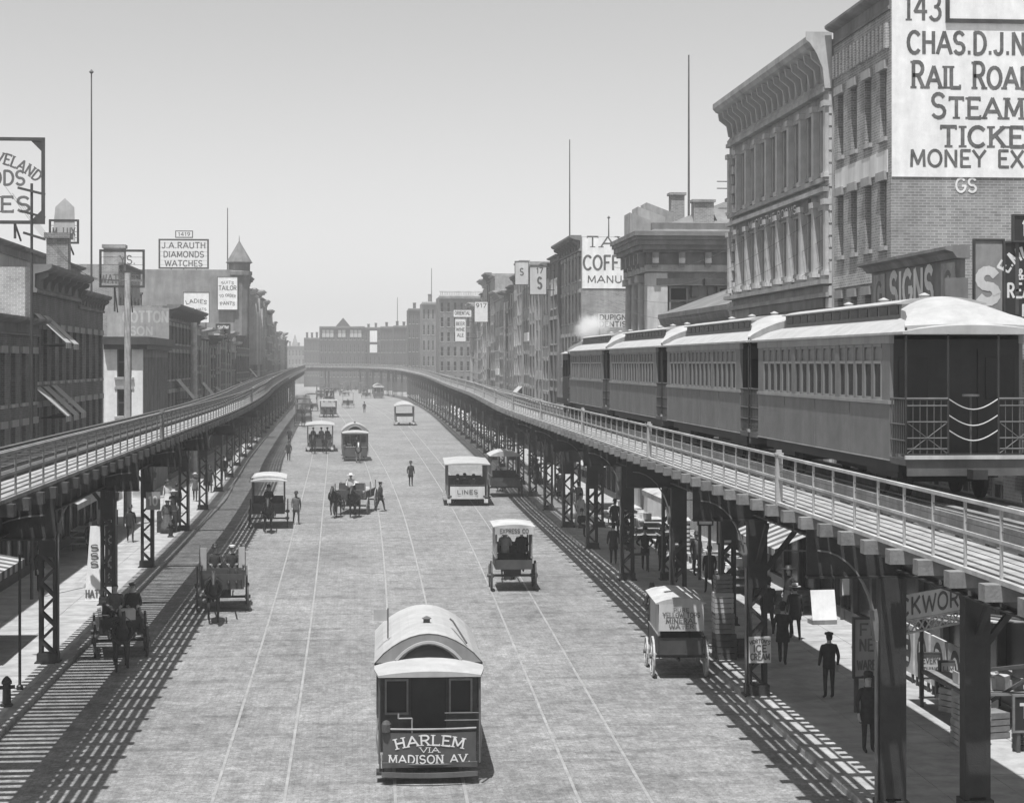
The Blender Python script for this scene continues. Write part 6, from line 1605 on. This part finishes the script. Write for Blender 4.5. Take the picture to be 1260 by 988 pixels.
# ------------------------------------------------------------------ things on the pavements
ic = thing('hanging_sign', 'pale ice cream sign hung on a column of the right tracks', 'sign', (XY(935,47.9),47.9,1.02))
box('board', cream_p, ic, -.29,-.02,0,.29,.02,.68)
lt = MB(); text(lt, "HORTON'S", (0,-.024,.52), U, V, NN, .10, .5, .2, warp=arch_warp(.6)); text(lt, 'ICE', (0,-.024,.29), U, V, NN, .17, .34, .22); text(lt, 'CREAM', (0,-.024,.08), U, V, NN, .16, .5, .2); lt.build('lettering', letter_d, ic)
kw = thing('lattice_sign', 'clockwork sign board on a lattice beam between the near right columns', 'sign', (11.7,39.4,2.95)); kw.rotation_euler = (0,0,math.atan2(1.7,1.9))
box('board', cream_p, kw, -.5,0,.32,3.0,.05,.86)
lt = MB(); text(lt, 'CLOCKWORK', (.62,-.006,.42), U, V, NN, .36, 4.3, .2); 
lt.v = [(max(-.48,x),y,z) for x,y,z in lt.v]; lt.build('lettering', letter_d, kw)
la = MB().box(-.5,0,0,3.0,.05,.04).box(-.5,0,.27,3.0,.05,.31)
for i in range(12): la.beam((-.5+i*.29,.025,.03),(-.5+(i+1)*.29,.025,.28),.03,.02,(0,1,0)).beam((-.5+i*.29,.04,.28),(-.5+(i+1)*.29,.04,.03),.03,.02,(0,1,0))
la.build('lattice_beam', wood_l, kw)
for x in (-.4,2.9): MB().beam((x,.02,.86),(x,.02,1.9),.04,.04).build('hanger', steel, kw)
bd = thing('leaning_board', 'big blank white board leaning on a stand in the sunlit strip', 'signboard', (15.45,61.2,.128), .1)
MB().loft([[(-.42,-.18,.15),(.42,-.18,.15),(.42,-.14,.15),(-.42,-.14,.15)],[(-.42,.05,1.12),(.42,.05,1.12),(.42,.09,1.12),(-.42,.09,1.12)]]).build('board', white_p, bd)
box('box_base', wood_m, bd, -.42,-.2,0,.42,.35,.148)
MB().beam((0,.1,1.1),(0,.35,.1),.05,.04).build('stay', wood_d, bd)
co = thing('folding_sign', 'tall white folding sign with curving lettered side on the left pavement', 'sign', (XY(119,69.5),69.5,.128))
MB().loft([[(-.42,-.1,0),(.30,-.1,0),(.30,-.05,0),(-.42,-.05,0)],[(-.25,.12,2.7),(.30,.12,2.7),(.30,.17,2.7),(-.25,.17,2.7)]]).build('front_board', white_p, co)
MB().loft([[(-.42,.5,0),(.30,.5,0),(.30,.45,0),(-.42,.45,0)],[(-.25,.24,2.7),(.30,.24,2.7),(.30,.19,2.7),(-.25,.19,2.7)]]).build('rear_board', wood_m, co)
box('side_panel', dark_p, co, .31,-.1,.5,.75,.05,2.72)
lt = MB(); 
for i, ch in enumerate('COLLAMAN'): text(lt, ch, (.53,-.104,2.35-.24*i), U, V, NN, .2, .2 if ch != 'M' else .24, .22)
text(lt, '14', (.53,-.104,2.62), U, V, NN, .0001, .01); lt.build('side_lettering', mat('faded_lettering', .35, .8, .2, 3), co)
top = box('number_board', dark_p, co, .0,.1,2.75,.75,.16,3.3)
lt = MB(); text(lt, '14', (.4,.094,2.85), U, V, NN, .36, .4, .2); lt.build('number_lettering', letter_w, co)
lt = MB(); text(lt, 'HATS', (-.08,-.108,.12), U, V, NN, .26, .6, .2, True)
for z in (1.2,1.5,1.8): text(lt, 'S', (-.08,-.108+z*.082,z), U, V, NN, .22, .3, .2)
lt.build('front_lettering', letter_d, co)
n10 = thing('number_sign', 'small grey number ten plate hung at a left column', 'sign', (XY(188,80),80.1,2.6))
box('plate', grey_p, n10, -.3,0,0,.3,.05,.75); lt = MB(); text(lt, '10', (0,-.006,.2), U, V, NN, .36, .36, .2); lt.build('numerals', letter_w, n10)
hyd = thing('fire_hydrant', 'dark fire hydrant on the sunlit left pavement', 'hydrant', (-9.3,94.4,.128))
MB().lathe([(.16,0),(.16,.06),(.11,.08),(.10,.55),(.13,.57),(.13,.63),(.09,.70),(.03,.76)],12).build('barrel', black_p, hyd)
MB().cyl((-.2,0,.48),(.2,0,.48),.05,n=8).build('outlet', black_p, hyd)
dup(hyd, (-8.85,48.2,.128), .3, 'dark fire hydrant at the lower left frame edge')
def crate(lbl, x, y, z, w_, d, h, m=wood_l, rz=0, grp='crates and boxes on the pavement', lid=True):
    c = thing('crate', lbl, 'crate', (x,y,z), rz, grp)
    sl_ = MB().box(-w_/2,-.01,-h/8+.012,w_/2,.01,h/8-.012).mesh('slat', m)
    for k in range(4):
        for yy in (-d/2,d/2): inst('slat', sl_, c, (0,yy,h/8+h/4*k))
    s2_ = MB().box(-.01,-d/2+.011,-h/8+.012,.01,d/2-.011,h/8-.012).mesh('slat', m)
    for k in range(4):
        for xx in (-w_/2+.011,w_/2-.011): inst('slat', s2_, c, (xx,0,h/8+h/4*k))
    po = MB()
    for sx in (-1,1):
        for sy in (-1,1): po.box(sx*(w_/2-.022),sy*(d/2-.012),0,sx*(w_/2-.07),sy*(d/2-.06),h)
    po.build('corner_post', m, c)
    box('lid' if lid else 'bottom', m, c, -w_/2+.02,-d/2+.012,(h-.03) if lid else .01,w_/2-.02,d/2-.012,(h-.005) if lid else .03)
    return c
crate('bottom crate of the tall stack behind the parked wagon', 10.75, 54.3, .128, .62,.6,.75, wood_d)
crate('middle crate of the tall stack behind the parked wagon', 10.72, 54.3, .878, .58,.55,.6, wood_m)
crate('pale top crate of the tall stack behind the parked wagon', 10.7, 54.3, 1.478, .56,.5,.6, wood_l)
crate('lettered upright case on top of the stack behind the parked wagon', 10.72, 54.35, 2.078, .5,.4,.5, wood_m)
crate('low dark crate right of the tall stack by the parked wagon', 11.4, 54.6, .128, .5,.6,.5, wood_d)
crate('dark box at the foot of a left lattice column', -9.75, 97.2, .128, 1.0,.6,1.1, dark_p)
for i, (x, y, z, w_, h, m, l) in enumerate(((13.9,41.6,.128,.7,.55,wood_l,'pale slatted crate at the bottom of the stall pile'),(13.95,41.6,.68,.66,.5,wood_l,'pale slatted crate on top of the stall pile'),(14.6,42.4,.128,.8,.6,wood_m,'worn crate behind the pale stall crates'),(14.7,43.6,.128,.9,.9,wood_l,'tall pale crate under the slanting stall roof'),(15.2,41.0,.128,.8,.45,wood_m,'low crate at the lower right corner of the stall'),(14.9,45.5,.128,.7,.6,wood_l,'pale crate beyond the slanting stall roof'),(15.4,64.5,.128,.9,.7,wood_m,'crate by the wall under the striped awning'),(14.9,72.5,.128,.9,.8,wood_l,'pale crate among the stalls past the striped awning'),(14.4,75,.128,.8,.9,wood_m,'worn crate by the stalls past the striped awning'),(15.2,79,.128,1,1.0,wood_l,'large pale crate near the small table'))):
    crate(l, x, y, z, w_, .6, h, m, .1*i)
tb = thing('signboard', 'dark framed board with white TU letters at the lower right corner', 'signboard', (14.75,40.6,.62))
box('board', black_p, tb, -.15,0,0,1.6,.04,.75)
fr = MB().box(-.2,-.02,-.05,-.151,.05,.8).box(-.151,-.02,.751,1.6,.05,.8).box(-.151,-.02,-.05,1.6,.05,-.001); fr.build('frame', wood_m, tb)
lt = MB(); text(lt, 'TUNIS', (.62,-.006,.28), U, V, NN, .3, 1.3, .24); lt.build('lettering', letter_w, tb)
bx = MB()
for x in (-.1,1.5): bx.box(x,.0,-.49,x+.08,.3,-.052)
bx.build_each('leg', wood_d, tb)
# stall frame with slanting roof boards at the right edge
sf = thing('market_stall', 'wooden market stall with slanting roof boards at the lower right', 'stall', (14.3,43.0,.128))
for x in (-.1,1.9):
    for y in (0,3.2): MB().beam((x,y,0),(x,y,2.5-.3*(y/3.2)),.08,.08).build('post', wood_d, sf)
for i in range(5): MB().beam((-.35+i*.5,-.4,2.62),(-.25+i*.5,3.6,2.25),.3,.03).build('roof_board', [wood_m,wood_d,wood_l,wood_m,wood_d][i], sf)
MB().box(-.1,-.1,.85,1.9,3.3,.92).build('counter', wood_m, sf); MB().beam((-.1,0,1.4),(2.6,-.6,1.75),.10,.08).beam((-.1,0,.3),(1.9,.02,1.5),.07,.07).build('brace', wood_d, sf)
for i in range(8):
    o = MB().box(-.2,-.15,0,.2,.15,.22+.05*(i%3)).build('parcel', [canvas_w,cream_p,wood_l,grey_p][i%4], None); o.location = (14.5+.35*(i%4)+.1,43.4+.9*(i//4),.128+.93); o.rotation_euler = (0,0,.4*i)
    tag(o, ['white','cream','tan','grey','second white','second cream','second tan','second grey'][i]+' parcel on the counter of the market stall', 'parcel', 'parcels on the stall')
# row of framed poster boards along the shop edge
for i, (y, ch) in enumerate(((44.6,'H'),(46.0,'O'),(47.4,'R'),(48.8,'N'),(50.2,'E'),(51.6,'R'))):
    pb = thing('poster_board', ['first','second','third','fourth','fifth','sixth'][i]+' upright poster board from the camera in the row along the shops, lettered '+ch, 'signboard', (15.0,y,.128), 0, 'poster boards along the shops')
    box('board', wood_l, pb, 0,-.6,.25,.06,.6,1.55); 
    ov = MB().loft([[( -.004,.42*math.cos(a),.9+.55*math.sin(a)) for a in [2*math.pi*k/16 for k in range(16)]],[( -.001,.42*math.cos(a),.9+.55*math.sin(a)) for a in [2*math.pi*k/16 for k in range(16)]]]); ov.build('oval', dark_p, pb)
    lt = MB(); text(lt, ch, (-.008,0,.6), (0,-1,0), V, (-1,0,0), .6, .42, .2); lt.build('lettering', letter_w, pb)
    for yy in (-.5,.5): box('leg', wood_d, pb, .0,yy-.03,0,.06,yy+.03,.249)
wall_sign('white lettered price board above the row of poster boards', 1133, 1158, 805, 833, 47.2, [('EVERY',.5,.62,.24,.8,0),('THING',.5,.2,.24,.8,0)], bm=cream_p, post=.6)
wall_sign('white starred price board beside the slanting stall', 1158, 1184, 815, 840, 46.0, [('LIMIT',.5,.6,.22,.8,0),('STARS',.5,.2,.22,.8,0)], bm=cream_p, post=.6)
wall_sign('grey banner with cut lettering hung behind the nearest column', 1052, 1080, 762, 832, 45.5, [('FI',.5,.72,.2,.6,0),('NE',.5,.45,.2,.6,0),('WARE',.5,.12,.16,.8,0)], bm=grey_p, post=1.0)
wall_sign('stack of white price slips on a shop post beyond the blank board', 1036, 1048, 700, 732, 62, [], post=1.6)
wall_sign('first framed white notice hanging under the tracks by the parked wagon', 860, 876, 620, 645, 66.0, [], post=2)
wall_sign('second framed white notice hanging under the tracks by the parked wagon', 884, 905, 635, 668, 62.5, [], post=2)
tbl = thing('small_table', 'small dark table standing beside the stout man', 'table', (11.75,77.2,.128))
box('top', wood_d, tbl, -.35,-.25,.70,.35,.25,.74)
for sx in (-1,1):
    for sy in (-1,1): box('leg', wood_d, tbl, sx*.28,sy*.2,0,sx*.33,sy*.24,.699)
bt_ = thing('barber_pole', 'pale striped post standing on the sunlit right pavement', 'post', (14.6,82,.128))
MB().lathe([(.16,0),(.16,.2),(.10,.25),(.10,1.6),(.15,1.7),(.02,1.85)],10).build('shaft', cream_p, bt_)
st_ = MB()
for i in range(7): st_.lathe([(.104,.35+i*.19),(.104,.42+i*.19)],10)
st_.build_each('stripe', dark_p, bt_)
stn = thing('display_stand', 'pale fruit stand with tiers under the right tracks', 'stall', (14.2,92,.128))
for k in range(3): MB().box(-.7+.15*k,-1.2,.3+.3*k,.9,1.2,.36+.3*k).build('tier', wood_l, stn)
for sx in (-.6,.8):
    for sy in (-1.1,1.1): box('leg', wood_m, stn, sx,sy,0,sx+.06,sy+.06,.299)
for (x, y, lb) in ((14.6,70.5,'pale goods stand with tiers next past the striped awning'),(14.7,77,'pale goods stand with tiers behind the small table'),(14.2,100,'pale goods stand with tiers before the cross street'),(14.6,86.5,'pale goods stand with tiers near the bottle post'),(-12.3,89,'pale goods stand with tiers on the left pavement')):
    dup(stn, (x,y,.128), 0 if x > 0 else math.pi, lb, 'goods stands')
gi = 0
for (bx_, by_) in ((14.3,70.6),(14.4,77),(14.0,92.1),(13.9,100)):
    for k in range(3):
        for q in range(3):
            o = MB().box(-.16,-.18,0,.16,.18,.2+.06*((k+q)%3)).build('goods_box', [canvas_w,cream_p,wood_l,grey_p,white_p][gi%5], None)
            o.location = (bx_-.45+.33*k,by_-.8+.75*q,.128+.37+.3*k); o.rotation_euler = (0,0,.15*gi)
            tag(o, '%s box on the %s tier, %s place, of the goods stand %s' % (['white','cream','tan','grey','chalky'][gi%5],['lowest','middle','top'][k],['nearest','middle','farthest'][q],{70.6:'past the striped awning',77:'behind the small table',92.1:'under the right tracks',100:'before the cross street'}[by_]), 'box', 'boxes on the goods stands'); gi += 1
wpost = thing('thin_post', 'thin dark iron post at the kerb near the frame bottom', 'post', (11.4,39.6,.128))
MB().cyl((0,0,0),(0,0,3.6),.04,.035,8).build('shaft', black_p, wpost); MB().lathe([(.09,0),(.09,.1),(.05,.14)],10).build('foot', black_p, wpost)
dup(wpost, (-8.95,50.6,.128), 0, 'thin dark iron post on the left pavement by the first column')

# ------------------------------------------------------------------ air
hz = bpy.data.materials.new('haze'); hz.use_nodes = True
ht = hz.node_tree; ht.nodes.remove(ht.nodes['Principled BSDF'])
hp = ht.nodes.new('ShaderNodeVolumePrincipled'); hp.inputs['Color'].default_value = (1,1,1,1); hp.inputs['Density'].default_value = .0005
ht.links.new(hp.outputs[0], ht.nodes['Material Output'].inputs['Volume'])
hb_ = box('haze', hz, None, -1510,-70,-1.5,1510,1510,34)
tag(hb_, kind='stuff')

SC.cycles.volume_bounces = 2
